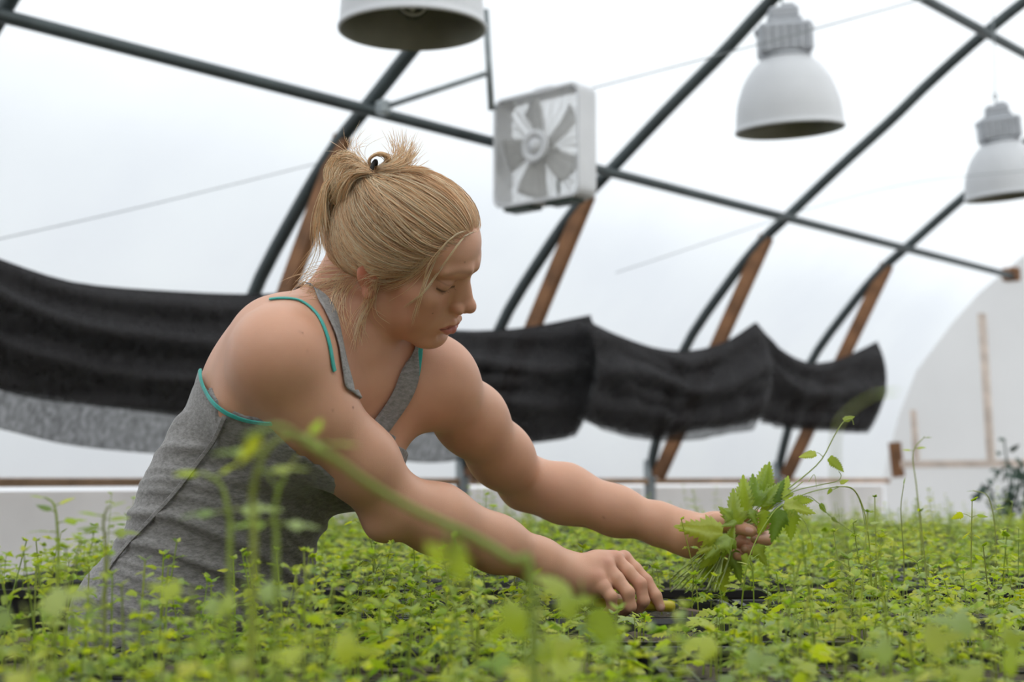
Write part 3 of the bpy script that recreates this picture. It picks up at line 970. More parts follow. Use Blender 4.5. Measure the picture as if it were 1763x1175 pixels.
# ---- skin colour, painted per vertex: lips, ears, cheeks, knuckles, brows, freckles
def body_colour(V):
    q = HL(V); x, y, z = q.T
    base = np.tile(np.array([.615, .335, .222]), (len(V), 1))
    def mixc(w, c):
        nonlocal base
        w = np.clip(w, 0, 1)[:, None]; base = base * (1 - w) + np.array(c) * w
    g = lambda c, s: np.exp(-(((q - np.array(c)) / np.array(s)) ** 2).sum(1))
    inhead = (np.abs(y) < .1) & (z > -.12) & (z < .15) & (np.abs(x) < .14)
    for s in (-1, 1):
        mixc(.48 * g((.070, s * .042, -.012), (.03, .02, .02)), (.52, .215, .15))
        mixc(.85 * g((-.005, s * .079, .008), (.022, .012, .032)), (.55, .17, .12))
        mixc(.40 * g((.080, s * .031, .022), (.02, .018, .012)), (.42, .21, .145))
        # brow, fair
        t = np.clip((np.abs(y) - .012) / .036, 0, 1)
        zb = .0435 + .006 * np.sin(t * PI * .8) - .004 * t
        mixc(np.where((y * s > .008) & (y * s < .050) & (x > .055), .62 * np.exp(-((z - zb) / .0036) ** 2) * (1 - .4 * t), 0), (.26, .145, .08))
        # lash line on the lower edge of the closed-down lid
        u = np.clip((np.abs(y) - .0315) / .0145, -1.2, 1.2)
        zl = .0140 + .0036 * u * u + .0012 * u
        mixc(np.where((y * s > .0165) & (y * s < .0465) & (x > .06), .92 * np.exp(-((z - zl) / .0018) ** 2), 0), (.06, .032, .024))
        mixc(np.where((y * s > .0175) & (y * s < .0455) & (x > .06), .50 * np.exp(-((z - zl - .0105 - .001 * u) / .0012) ** 2), 0), (.30, .15, .10))
    mixc(.40 * g((.115, 0, -.008), (.014, .014, .012)), (.55, .225, .165))
    # lips
    ay = np.abs(y); tt = np.clip(ay / .0240, 0, 1)
    top = -.0345 - .0012 * np.cos(np.clip(ay / .007, 0, PI)) - .0100 * tt ** 2.2
    bot = -.0565 + .0092 * tt ** 2.0
    lip = (x > .075) & (ay < .0248) & (z < top) & (z > bot)
    ed = np.clip(np.minimum(top - z, z - bot) / .0015, 0, 1)
    mixc(np.where(lip, .85 * ed, 0), (.46, .135, .125))
    slit = -.0442 - .0020 * np.clip((ay - .013) / .0115, 0, 1)
    mixc(np.where((x > .078) & (ay < .0235), .92 * np.exp(-((z - slit) / .0010) ** 2), 0), (.10, .025, .022))
    # knuckles and finger tips
    for c, r in [(W(1074, 957, 1.950), .012), (W(1059, 957, 1.93), .012), (W(1045, 968, 1.91), .012), (W(1030, 990, 1.892), .012),
                 (W(1112, 1001, 1.94), .011), (W(1103, 1006, 1.915), .011), (W(1300, 929, 2.085), .014), (W(1283, 946, 2.085), .014), (W(1262, 905, 2.07), .02)]:
        mixc(.40 * np.exp(-(np.linalg.norm(V - c, axis=1) / r) ** 2), (.56, .235, .165))
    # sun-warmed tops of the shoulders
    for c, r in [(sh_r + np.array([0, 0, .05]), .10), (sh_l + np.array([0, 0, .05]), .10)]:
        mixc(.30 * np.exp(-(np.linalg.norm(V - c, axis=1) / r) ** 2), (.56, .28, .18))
    # moles
    for (px, py, r) in [(528, 606, .0016), (520, 574, .0022), (608, 702, .0018), (574, 706, .0014), (540, 640, .0013), (1040, 893, .0016), (800, 452, .0012), (745, 540, .0011)]:
        h = on_body(px, py)
        if h is not None:
            mixc(.75 * np.exp(-(np.linalg.norm(V - h, axis=1) / r) ** 4), (.16, .07, .045))
    return np.clip(base, 0, 1)

def mat_skin():
    m, n, l, b = new_mat('skin')
    a = n.new('ShaderNodeAttribute'); a.attribute_name = 'skin_colour'
    t = n.new('ShaderNodeTexCoord')
    z = n.new('ShaderNodeTexNoise'); z.inputs['Scale'].default_value = 26; z.inputs['Detail'].default_value = 6
    l.new(t.outputs['Object'], z.inputs['Vector'])
    mr = n.new('ShaderNodeMapRange'); mr.inputs['To Min'].default_value = .88; mr.inputs['To Max'].default_value = 1.10
    l.new(z.outputs['Fac'], mr.inputs['Value'])
    mx = n.new('ShaderNodeMix'); mx.data_type = 'RGBA'; mx.blend_type = 'MULTIPLY'; mx.inputs['Factor'].default_value = 1
    l.new(a.outputs['Color'], mx.inputs[6]); l.new(mr.outputs['Result'], mx.inputs[7]); l.new(mx.outputs[2], b.inputs['Base Color'])
    b.inputs['Roughness'].default_value = .46; b.inputs['Specular IOR Level'].default_value = .42
    b.inputs['Subsurface Weight'].default_value = .16; b.inputs['Subsurface Radius'].default_value = (1, .35, .2); b.inputs['Subsurface Scale'].default_value = .006
    v = n.new('ShaderNodeTexVoronoi'); v.inputs['Scale'].default_value = 900
    l.new(t.outputs['Object'], v.inputs['Vector'])
    bp = n.new('ShaderNodeBump'); bp.inputs['Strength'].default_value = .12; bp.inputs['Distance'].default_value = .0006
    l.new(v.outputs['Distance'], bp.inputs['Height']); l.new(bp.outputs['Normal'], b.inputs['Normal'])
    return m
SKIN = mat_skin()

PERSON_LOC = np.array([pelvis[0], pelvis[1], 0.0])
person = empty('person', PERSON_LOC)
tag(person, 'blond person in grey tank top leaning over seedlings with leaf bunch and knife', 'person')
body = mesh_obj('body', BV, BT, SKIN, person, True)
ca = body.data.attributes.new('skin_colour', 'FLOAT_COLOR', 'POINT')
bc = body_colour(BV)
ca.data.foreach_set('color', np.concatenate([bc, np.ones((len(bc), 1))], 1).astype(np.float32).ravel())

# nails
def nail(px, py, ang, size, name='fingernail'):
    c = on_body(px, py)
    if c is None: return
    h = BODY_BVH.ray_cast(Vector(CAM), Vector(ray_dir(px, py)))
    nrm = np.array(h[1]); d = RGT * math.cos(ang) - UPV * math.sin(ang)
    d = unit(d - nrm * (d @ nrm)); w = np.cross(nrm, d)
    vs = []; fs = []
    for i in range(7):
        u = -1 + 2 * i / 6
        for j in range(5):
            s = -1 + j / 2
            half = math.sqrt(max(0, 1 - max(0, abs(u) - .45) ** 2 / .32))
            p = c + d * u * size + w * s * half * size * .62
            vs.append(nearest(p, .0004 + .0003 * (1 - s * s)))
    for i in range(6):
        for j in range(4):
            a = i * 5 + j; fs.append((a, a + 1, a + 6, a + 5))
    mesh_obj(name, vs, fs, NAIL, person, True)
NAIL = mat_basic('nail', (.62, .36, .29), rough=.28, var=.04)
for a in [(1290, 913, .2, .0062), (1297, 929, 2.9, .0058), (1281, 946, 2.9, .0055), (1139, 1047, 1.1, .0055)]:
    nail(*a)
# ================================================================== clothing
def mat_cloth(name, c0, c1, scale=(30, 30, 220), rough=.85, rot=0.0):
    m, n, l, b = new_mat(name)
    t = n.new('ShaderNodeTexCoord'); mp_ = n.new('ShaderNodeMapping'); mp_.inputs['Scale'].default_value = scale; mp_.inputs['Rotation'].default_value = (0, rot, 0)
    z = n.new('ShaderNodeTexNoise'); z.inputs['Scale'].default_value = 1; z.inputs['Detail'].default_value = 5; z.inputs['Roughness'].default_value = .7
    l.new(t.outputs['Object'], mp_.inputs['Vector']); l.new(mp_.outputs['Vector'], z.inputs['Vector'])
    r = n.new('ShaderNodeValToRGB'); r.color_ramp.elements[0].position = .36; r.color_ramp.elements[0].color = (*c0, 1)
    r.color_ramp.elements[1].position = .64; r.color_ramp.elements[1].color = (*c1, 1)
    l.new(z.outputs['Fac'], r.inputs['Fac']); l.new(r.outputs['Color'], b.inputs['Base Color'])
    b.inputs['Roughness'].default_value = rough; b.inputs['Specular IOR Level'].default_value = .15
    b.inputs['Sheen Weight'].default_value = .25
    bp = n.new('ShaderNodeBump'); bp.inputs['Strength'].default_value = .25; bp.inputs['Distance'].default_value = .001
    l.new(z.outputs['Fac'], bp.inputs['Height']); l.new(bp.outputs['Normal'], b.inputs['Normal'])
    return m
M_JERSEY = mat_cloth('heather_grey_jersey', (.165, .160, .156), (.31, .30, .295), (120, 120, 300), rot=.5)
M_TEAL = mat_cloth('turquoise_elastic', (.03, .33, .29), (.05, .42, .37), (120, 120, 120), rough=.6)
M_DENIM = mat_cloth('dark_grey_trouser_cloth', (.05, .055, .065), (.08, .085, .10), (200, 200, 200))

TORSO = torso_field(Field())
def fbm(P, s, seed):
    """cheap smooth pseudo-noise from sines"""
    rs = np.random.RandomState(seed); o = np.zeros(len(P))
    for k in range(7):
        w = rs.randn(3) * s * (1 + .35 * k); o += np.sin(P @ w + rs.rand() * 7) / (1 + .35 * k)
    return o / 3.5
def tank_mesh():
    lo = np.array([-.64, 1.50, .84]); hi = np.array([.05, 2.3, 1.42])
    class Off:
        def __init__(s, f): s.f = f
        def __call__(s, P, cell=.035): return s.f(P, cell) - .0045
        def culled(s, P): return s.f.culled(P) - .0045
    O = Off(TORSO)
    V, Q = surface_nets(O, lo, hi, .0038)
    T = to_tris(Q); V = project(O, V, T, 1); N = vnormals(V, T)
    # creases: bunched across the waist on the bending side, fanning up to the bust
    q = (V - waist) @ CH
    fx, ly, uz = q.T
    wgt = np.exp(-((uz + .05) / .13) ** 2)
    ph = (uz - .50 * fx + .25 * ly + .010 * fbm(V, 13, 3)) * 2 * PI / .034
    r1 = (1 - np.abs(np.sin(ph / 2))) ** 1.3; r2 = (1 - np.abs(np.sin(ph * .36 + 1.1 + .6 * fbm(V, 8, 5)))) ** 1.5
    mod = np.clip(.55 + .55 * fbm(V, 11, 17), .1, 1.2)
    w1 = .0085 * wgt * (r1 * mod + .9 * r2 * (1.1 - .6 * mod) - .25) * (.40 + .60 / (1 + np.exp(-55 * (fx + .045))))
    w2 = .0022 * np.sin((uz * 1.0 - .9 * fx + .02 * fbm(V, 10, 8)) * 2 * PI / .055) * np.exp(-((uz - .12) / .10) ** 2)
    w3 = .0016 * fbm(V, 22, 11)
    V = V + N * (w1 + w2 + w3)[:, None]
    for _ in range(3):                                    # the cloth lies over the skin
        d = BODYF(V, cell=.05); V = V + N * np.where((d < .0035) & (d > np.where(((V - upper) @ CH[:, 2] < -.092) & ((V - upper) @ CH[:, 1] < -.05) & ((V - upper) @ CH[:, 0] < .045), -.034, -.015)), np.clip(.0035 - d, 0, .013), 0)[:, None] * ((V - upper) @ CH[:, 2] < .02)[:, None]
    f_, l_, u_ = ((V - upper) @ CH).T
    def hole(side, cu):                                   # armholes
        dist = np.hypot(f_, u_ - cu) - np.where(np.array(side) < 0, .112, .118)
        return np.where(l_ * side > 0, np.maximum(dist, np.where(f_ < -.01, .028, .060) - np.abs(l_)), 1)
    s = np.minimum(hole(-1, .010), hole(1, .035))
    neckline = (-.065 + 26 * (l_ + .010) ** 2 - u_) * .7
    s = np.minimum(s, np.where(f_ > -.02, neckline, .040 - u_))
    s = np.minimum(s, np.where(f_ > 0, -.028 - u_, np.where(f_ < -.03, -.106 - u_, -.03 - u_)))
    return clip_tris(V, T, s)
TV, TT = tank_mesh()
tank = mesh_obj('tank_top', TV, TT, M_JERSEY, person, True)
tank['label'] = 'heather grey tank top'
sd = tank.modifiers.new('thickness', 'SOLIDIFY'); sd.thickness = .0022; sd.offset = 0
TANK_BVH = BVHTree.FromPolygons([tuple(p) for p in TV], [tuple(int(i) for i in t) for t in TT])
def on_both(px, py, lift=0.0):
    o = Vector(CAM); d = Vector(ray_dir(px, py)); best = None
    for b in (BODY_BVH, TANK_BVH):
        h = b.ray_cast(o, d)
        if h[0] is not None and (best is None or h[3] < best[3]): best = h
    if best is None: return None
    n = np.array(best[1]); n = n if n @ np.array(d) < 0 else -n
    return np.array(best[0]) + n * lift
def ribbon(pts, width, name, mat, lift=.003, n=60, thick=.0018, tank_too=False, lengthwise=0.0, par=None):
    P = smooth_path(pts, n); T = np.gradient(P, axis=0); T /= np.linalg.norm(T, axis=1)[:, None]
    vs = []; m = 7
    for i in range(n):
        h = BODY_BVH.find_nearest(Vector(P[i])); nr = np.array(h[1])
        if nr @ (P[i] - np.array(h[0])) < 0 and np.linalg.norm(P[i] - np.array(h[0])) > .002: nr = -nr
        w = np.cross(nr, T[i]); w /= np.linalg.norm(w) + 1e-9
        for j in range(m):
            u = -1 + 2 * j / (m - 1)
            q = P[i] + w * u * width / 2
            hh = BODY_BVH.find_nearest(Vector(q)); base = np.array(hh[0]); bn = np.array(hh[1])
            lf = lift + lengthwise * math.sin(u * 7)
            if tank_too:
                ht = TANK_BVH.find_nearest(Vector(q))
                if (np.array(ht[0]) - base) @ bn > 0 and np.linalg.norm(np.array(ht[0]) - q) < .012: lf = max(lf, (np.array(ht[0]) - base) @ bn + lift * .6)
            vs.append(base + bn * lf)
    Gv = np.array(vs).reshape(n, m, 3)
    for _ in range(14): Gv[1:-1] = .5 * Gv[1:-1] + .25 * (Gv[:-2] + Gv[2:])
    vs = Gv.reshape(-1, 3); d = BODYF(vs); low = d < lift * .7
    for q in np.flatnonzero(low):
        h = BODY_BVH.find_nearest(Vector(vs[q])); vs[q] = np.array(h[0]) + np.array(h[1]) * lift * .8
    fs = [(i * m + j, i * m + j + 1, (i + 1) * m + j + 1, (i + 1) * m + j) for i in range(n - 1) for j in range(m - 1)]
    o = mesh_obj(name, vs, fs, mat, par or person, True)
    s_ = o.modifiers.new('thickness', 'SOLIDIFY'); s_.thickness = thick; s_.offset = 0
    return o
def px_path(pp, lift=0.0, both=False):
    out = []
    for x, y in pp:
        h = on_both(x, y, lift) if both else on_body(x, y, lift)
        if h is not None: out.append(h)
    return out
def back(f_, l_, u_): return nearest(upper + CH @ np.array([f_, l_, u_]))
# the straps: grey over both shoulders, turquoise ones beside them
def dpath(pp): return [nearest(W(*q)) for q in pp]
ribbon([back(-.10, -.01, -.05), back(-.10, -.035, .02), back(-.07, -.05, .06)] + px_path([(553, 512), (566, 540), (578, 580), (588, 625), (597, 662), (601, 682)]) + [nearest(upper + CH @ np.array([.072, -.068, -.035])), nearest(upper + CH @ np.array([.082, -.062, -.060]))], .022, 'strap', M_JERSEY, .0045, lengthwise=.0007, par=tank)
ribbon([back(-.10, .02, -.05), back(-.09, .05, .03), back(-.02, .070, .10)] + dpath([(704, 594, 1.90), (698, 640, 1.875), (687, 690, 1.855), (670, 735, 1.835), (650, 780, 1.81)]), .030, 'strap', M_JERSEY, .0045, lengthwise=.0009, par=tank)
bra = ribbon(px_path([(464, 518), (490, 516), (518, 520), (540, 537), (555, 562), (565, 592), (570, 622), (574, 640)]), .0062, 'turquoise_strap', M_TEAL, .0022, thick=.0016)
bra['label'] = 'thin turquoise under-strap'
ribbon(dpath([(713, 592, 1.905), (710, 618, 1.895), (706, 648, 1.885)]), .008, 'turquoise_strap', M_TEAL, .0022, thick=.0016)
ribbon(px_path([(353, 640), (361, 672), (378, 698), (402, 713), (430, 721), (455, 724), (472, 725)], 0, True), .0050, 'turquoise_edging', M_TEAL, .0060, thick=.002, tank_too=True)
ribbon(px_path([(392, 716), (378, 745), (352, 785), (318, 830), (275, 880), (235, 925), (200, 965), (180, 1000)], 0, True), .0052, 'seam', M_JERSEY, .0062, thick=.002, tank_too=True, par=tank)

# trousers and shoes (hidden by the benches from here, but they are what the person stands on)
def legs():
    L = Field()
    hipc = pelvis + np.array([0, 0, -.02])
    fwd = unit(np.cross(PLAT, [0, 0, 1.0]))
    L.ell(hipc, (.100, .138, .11), PE, .03)
    feet = []
    for s in (-1, 1):
        hp = hipc + PE @ np.array([-.02, s * .08, -.05]); kn = np.array([hipc[0] - .02, hipc[1], .47]) + PLAT * s * .10 + fwd * .03
        an = np.array([hipc[0] - .06, hipc[1], .09]) + PLAT * s * .10
        L.chain([hp, (hp + kn) / 2, kn, (kn + an) / 2, an], [.080, .076, .060, .060, .055], .03, .03); feet.append(an)
    V, Q = surface_nets(L, (-.75, 1.5, .0), (-.15, 2.35, .93), .011)
    T = to_tris(Q); V = project(L, V, T, 1)
    o = mesh_obj('trousers', V, T, M_DENIM, person, True)
    for an in feet:
        S_ = Field(); g = np.array([an[0], an[1], 0])
        S_.cone(g + [0, 0, .055] - fwd * .02, g + fwd * .06 + [0, 0, .05], .045, .040, .02); S_.cone(g + fwd * .06 + [0, 0, .042], g + fwd * .15 + [0, 0, .036], .041, .034, .02)
        V, Q = surface_nets(S_, g - .2, g + .25, .007); V[:, 2] = np.maximum(V[:, 2], .003)
        mesh_obj('shoe', V, to_tris(Q), M_DARKRUB, person, True)
M_DARKRUB = mat_basic('dark_shoe_leather', (.04, .035, .03), rough=.7)
legs()

# ================================================================== hair
def mat_hair(name, trans=.32):
    m, n, l, b = new_mat(name)
    a = n.new('ShaderNodeAttribute'); a.attribute_name = 'tint'
    r = n.new('ShaderNodeValToRGB'); e = r.color_ramp.elements
    e[0].position = 0; e[0].color = (.46, .265, .14, 1); e[1].position = 1; e[1].color = (1.0, .90, .69, 1)
    k = r.color_ramp.elements.new(.45); k.color = (.98, .68, .40, 1)
    l.new(a.outputs['Fac'], r.inputs['Fac']); l.new(r.outputs['Color'], b.inputs['Base Color'])
    b.inputs['Roughness'].default_value = .32; b.inputs['Specular IOR Level'].default_value = .42
    t = n.new('ShaderNodeBsdfTranslucent'); l.new(r.outputs['Color'], t.inputs['Color'])
    mx = n.new('ShaderNodeMixShader'); mx.inputs['Fac'].default_value = trans
    l.new(b.outputs['BSDF'], mx.inputs[1]); l.new(t.outputs['BSDF'], mx.inputs[2]); l.new(mx.outputs['Shader'], n['Material Output'].inputs['Surface'])
    return m
M_HAIR = mat_hair('blond_hair')
M_SCALP = mat_hair('blond_hair_base', .05)
M_TIE = mat_basic('black_elastic', (.012, .012, .014), rough=.7)

EC = np.array([-.006, 0, .042]); ES = np.array([.0940, .0775, .0705]); ER = euler_m(0, -.24, 0)
# where the hair gathers: on the mid-plane of the head, seen at the tie
def tie_local():
    best = None
    for d in np.linspace(1.70, 2.0, 301):
        q = HL(W(641, 296, d))
        if best is None or abs(q[1]) < abs(best[1]): best = q
    return best
TIE = tie_local()
# hairline on the near side as seen, same on the far side
HLINE = []
for x, y in [(828, 391), (800, 396), (770, 410), (742, 428), (715, 455), (690, 470), (662, 478)]:
    h = on_body(x, y)
    if h is not None: HLINE.append(HL(h))
HLINE = np.array(HLINE)
print('tie', TIE.round(3)); print(HLINE.round(3))
_hz = np.array([-.20, -.062, -.045, -.020, .004, .022, .040, .060, .078, .092, .20])
_hx = np.array([-.075, -.060, -.034, -.018, .012, .030, .046, .058, .069, .082, .30])
def hair_side(q): return np.interp(q[:, 2], _hz, _hx) - q[:, 0]
def cap():
    Hc = Field()
    Hc.ell(EC, ES, ER, .01); Hc.ell((-.050, 0, .012), (.052, .066, .066), None, .03)
    Hc.ell((-.02, 0, .018), (.058, .0765, .045), None, .02)
    V, Q = surface_nets(Hc, (-.15, -.12, -.10), (.13, .12, .17), .003)
    T = to_tris(Q); V = project(Hc, V, T, 2)
    V2, T2 = clip_tris(V, T, hair_side(V) - .010)
    return V2, T2, Hc
CV, CT, HAIRF = cap()
hc = mesh_obj('hair', HW(CV), CT, M_SCALP, person, True, np.full(len(CV), .28) + .10 * fbm(CV, 160, 4))
hc['label'] = 'blond hair swept back into a messy bun'

rs = np.random.RandomState(7)
def strands(paths, radii, tints, name, par=hc, sides=3):
    """all strands of one lock mesh: (n, k, 3) arrays"""
    P = np.asarray(paths); n, k, _ = P.shape
    T = np.gradient(P, axis=1); T /= np.linalg.norm(T, axis=2, keepdims=True) + 1e-9
    ref = np.array([.31, .77, .55]); u = np.cross(T, ref); u /= np.linalg.norm(u, axis=2, keepdims=True) + 1e-9; w = np.cross(T, u)
    taper = np.minimum(1, np.minimum(np.linspace(0, 1, k) * 5 + .12, (1 - np.linspace(0, 1, k)) * 5 + .25))
    r = np.asarray(radii)[:, None] * taper[None]
    an = np.arange(sides) * 2 * PI / sides
    V = P[:, :, None] + r[..., None, None] * (np.cos(an)[:, None] * u[:, :, None] + np.sin(an)[:, None] * w[:, :, None])
    idx = np.arange(n * k * sides).reshape(n, k, sides); nx = np.roll(idx, -1, 2)
    F = np.stack([idx[:, :-1], nx[:, :-1], nx[:, 1:], idx[:, 1:]], -1).reshape(-1, 4)
    tint = np.repeat(np.asarray(tints), k * sides)
    o = mesh_obj(name, V.reshape(-1, 3), F, M_HAIR, par, True, tint)
    o['kind'] = 'stuff'
    return o
def sph(p): return ((np.asarray(p) - EC) @ ER) / ES
def slerp(a, b, t):
    ra, rb = np.linalg.norm(a), np.linalg.norm(b); a = a / ra; b = b / rb
    o = math.acos(np.clip(a @ b, -1, 1)); so = math.sin(o) + 1e-9
    return (np.sin((1 - t) * o)[:, None] * a + np.sin(t * o)[:, None] * b) / so * (ra + (rb - ra) * t)[:, None]
def scalp_strands(N, K=20):
    # roots: half along the hairline, the rest all over the cap
    paths = []; rad = []; tin = []
    bnd = np.flatnonzero(np.abs(hair_side(CV) - .010) < .004)
    NRM = CV - EC
    lockn = 190
    lock_root = np.concatenate([CV[rs.choice(bnd, int(lockn * .62))], CV[rs.choice(len(CV), lockn - int(lockn * .62))]])
    lock_bow = rs.randn(lockn); lock_lift = np.abs(rs.randn(lockn)); lock_t = rs.rand(lockn)
    t = np.linspace(0, 1, K)
    for i in range(N):
        j = rs.randint(lockn)
        r0 = lock_root[j] + rs.randn(3) * np.array([.004, .0045, .0045]) + (np.array([.010 + .007 * rs.randn(), 0, 0]) if hair_side(lock_root[j][None])[0] < .016 else 0)
        a = sph(r0); a = a / np.linalg.norm(a)
        tt = TIE + rs.randn(3) * np.array([.006, .006, .003])
        b = sph(tt); bn = b / np.linalg.norm(b)
        # swept straight back from the face, then gathered up to the tie
        dist = math.acos(np.clip(a @ bn, -1, 1))
        low = np.clip((.070 - r0[2]) / .09, 0, 1)
        bk = np.array([-1.0, 0, -.10 - .30 * low + .10 * lock_bow[j]]); bk = unit(bk - a * (bk @ a))
        dnv = np.array([-.10, np.sign(r0[1]) * .55, -1.0]); dnv = unit(dnv - bn * (dnv @ bn))
        fwd_ = np.clip((r0[0] + .02) / .06, 0, 1)
        p1 = unit(a + bk * dist * (.46 + .06 * lock_bow[j]) * fwd_ + (1 - fwd_) * (bn - a) * .3)
        p2 = unit(bn + dnv * dist * (.12 + .30 * low * fwd_ + .05 * lock_bow[j]))
        tc_ = t[:, None]
        pth = a * (1 - tc_) ** 3 + 3 * p1 * tc_ * (1 - tc_) ** 2 + 3 * p2 * tc_ ** 2 * (1 - tc_) + bn * tc_ ** 3
        pth = pth + (np.sin(PI * t) * .018 * rs.randn())[:, None] * np.array([.3, 0, -1])
        pth /= np.linalg.norm(pth, axis=1)[:, None]
        lift = .996 + (.040 * lock_lift[j] + .008 * abs(rs.randn()) + .016) * np.sin(PI * t) ** .6
        if rs.rand() < .12:                               # strays lying across the others
            pth = pth + (np.sin(PI * t) * .16 * rs.randn())[:, None] * np.array([.4, 0, -1]); pth /= np.linalg.norm(pth, axis=1)[:, None]; lift = lift + .035 * np.sin(PI * t) * rs.rand()
        end = np.linalg.norm(b); lift = lift * (1 - t ** 4) + end * t ** 4
        q = EC + (pth * ES * lift[:, None]) @ ER.T
        paths.append(q); rad.append(.00034 * (.6 + .8 * rs.rand())); tin.append(np.clip(.50 + .62 * (lock_t[j] - .5) + .22 * rs.randn(), 0, 1))
    P = np.array(paths)
    # keep the strands outside the cap
    flat = P.reshape(-1, 3); d = HAIRF(flat, cell=.05)
    inside = d < .0008
    g = flat - EC; g /= np.linalg.norm(g, axis=1)[:, None]
    ok = hair_side(flat) > .004; inside &= ok
    flat[inside] += g[inside] * (.0008 - d[inside] + .0012 * rs.rand(inside.sum()))[:, None]
    return HW(flat).reshape(P.shape), rad, tin
if 'hair' not in SKIP:
    P, R_, T_ = scalp_strands(5200)
    strands(P, R_, T_, 'swept_back_strands')
    # ---- the bun: loops from the tie, back on the left
    dt = float((HW(TIE) - CAM) @ FWD)
    bun_c = W(597, 313, dt + .005)
    B_ = Field(); B_.ell(bun_c, (.017, .019, .021), None, .01); B_.ell(W(625, 300, dt), (.009, .009, .009), None, .02)
    V, Q = surface_nets(B_, bun_c - .07, bun_c + .08, .003); T = to_tris(Q)
    bun = mesh_obj('bun', V, T, M_SCALP, hc, True, np.full(len(V), .25))
    pp = []; rr_ = []; tn = []
    for i in range(1900):
        ph = rs.uniform(-1, 1); sc = rs.uniform(.42, 1.08) * math.sqrt(1 - .72 * ph * ph); off = ph * .032
        loopn = [(640, 296), (618, 276), (592, 266), (570, 286), (566, 322), (578, 350), (598, 361), (620, 338), (636, 308)]
        c = np.array([597, 313]); j1 = rs.randn(2) * 3; tw = rs.uniform(-.35, .35)
        st = rs.randint(0, 3); en = rs.randint(6, 10)
        pts = []
        for k, q in enumerate(loopn):
            q = (np.array(q) - c) * (sc if 0 < k < 8 else .9); q = np.array([q[0] * math.cos(tw) - q[1] * math.sin(tw) * .6, q[1] * math.cos(tw) + q[0] * math.sin(tw) * .6]) if 0 < k < 8 else q
            prof = math.sin(PI * k / 8)
            pts.append(W(*(c + q + j1 + rs.randn(2) * 2.2), dt + off * prof + rs.randn() * .0015))
        pts = pts[st:en]
        pp.append(smooth_path(pts, 18)); rr_.append(.00042 * (.6 + .7 * rs.rand())); tn.append(np.clip(.74 + .22 * rs.randn(), 0, 1))
    strands(np.array(pp), rr_, tn, 'bun_strands')
    # small loop and tuft standing above the tie, tail hanging from the bun
    pp = []; rr_ = []; tn = []
    def lock(px, n, spread, dsp, ends=1.0, rad=.0004, bright=.68):
        for i in range(n):
            o = rs.randn(2) * spread; od = rs.randn() * dsp
            e = rs.randn(2) * spread * 1.2 * ends
            m_ = len(px)
            pts = [W(x + o[0] * (.4 + .6 * k / (m_ - 1)) + e[0] * (k / (m_ - 1)) ** 2, y + o[1] * (.4 + .6 * k / (m_ - 1)) + e[1] * (k / (m_ - 1)) ** 2, dt + od + dd) for k, (x, y, dd) in enumerate(px)]
            pp.append(smooth_path(pts, 18)); rr_.append(rad * (.6 + .7 * rs.rand())); tn.append(np.clip(bright + .22 * rs.randn(), 0, 1))
    lock([(640, 292, 0), (636, 276, 0), (648, 266, -.01), (664, 268, -.01), (668, 280, -.005), (655, 290, 0)], 130, 2.2, .006)
    lock([(650, 292, 0), (676, 288, -.01), (698, 276, -.01), (706, 258, -.005)], 140, 6, .008, 1.6)
    lock([(655, 288, 0), (676, 276, 0), (686, 258, 0), (684, 238, .0)], 60, 6, .008, 1.7, .0003)
    lock([(640, 292, 0), (618, 272, 0), (606, 252, 0), (614, 238, 0)], 26, 7, .01, 2.0, .00028)
    lock([(642, 298, -.012), (625, 296, -.02), (606, 300, -.026), (590, 318, -.028), (582, 340, -.022)], 160, 6, .007, 1.0)
    lock([(642, 300, -.004), (626, 290, .0), (604, 284, -.006), (586, 296, -.012)], 140, 6, .012, 1.0)
    lock([(650, 298, 0), (680, 294, -.012), (715, 292, -.015), (738, 296, -.01)], 70, 3, .008, 1.0)
    lock([(575, 300, -.01), (560, 325, -.015), (556, 360, -.012), (558, 395, -.008)], 150, 5, .009, 1.0)
    lock([(572, 310, -.01), (556, 340, -.015), (548, 385, -.01), (552, 430, -.005)], 40, 4, .009, 1.3, .00032)
    lock([(566, 330, -.01), (552, 380, -.015), (546, 430, -.01), (520, 480, -.005)], 14, 5, .012, 2.2, .00026)
    strands(np.array(pp), rr_, tn, 'loose_bun_strands')
    # ---- wisps at the nape, in front of the ear and across the face
    pp = []; rr_ = []; tn = []
    def wisp(px, n, spread, rad=.00032, bright=.72, dz=0.0, lift=.004):
        for i in range(n):
            o = rs.randn(2) * spread[0]; e = rs.randn(2) * spread[1]; pts = []; last = None
            for k, (x, y) in enumerate(px):
                u = k / (len(px) - 1); X, Y = x + o[0] + e[0] * u ** 1.5, y + o[1] + e[1] * u ** 1.5
                h = on_body(X, Y, lift + .003 * abs(rs.randn()))
                d = float((h - CAM) @ FWD) if h is not None else None
                if d is None or (last is not None and abs(d - last) > .05): d = last if last is not None else dt - .02
                pts.append(W(X, Y, d + dz)); last = d
            pp.append(smooth_path(pts, 18)); rr_.append(rad * (.6 + .7 * rs.rand())); tn.append(np.clip(bright + .18 * rs.randn(), 0, 1))
    wisp([(806, 397), (785, 405), (760, 428), (740, 470), (727, 505), (716, 545)], 7, (1.0, 2.5), .0004, .95)
    wisp([(822, 398), (800, 408), (775, 440), (748, 478), (728, 505), (698, 528)], 7, (.8, 2.5), .00042, .98)
    wisp([(790, 402), (762, 425), (738, 455), (728, 490), (716, 530), (708, 558)], 5, (1.0, 3))
    wisp([(742, 440), (716, 468), (690, 486), (655, 496)], 16, (4, 7))
    wisp([(730, 450), (700, 470), (668, 480), (640, 480), (622, 492)], 22, (5, 8))
    wisp([(655, 480), (646, 505), (648, 535), (672, 552)], 5, (3, 7))
    wisp([(650, 482), (640, 520), (622, 552), (612, 590)], 22, (4, 9))
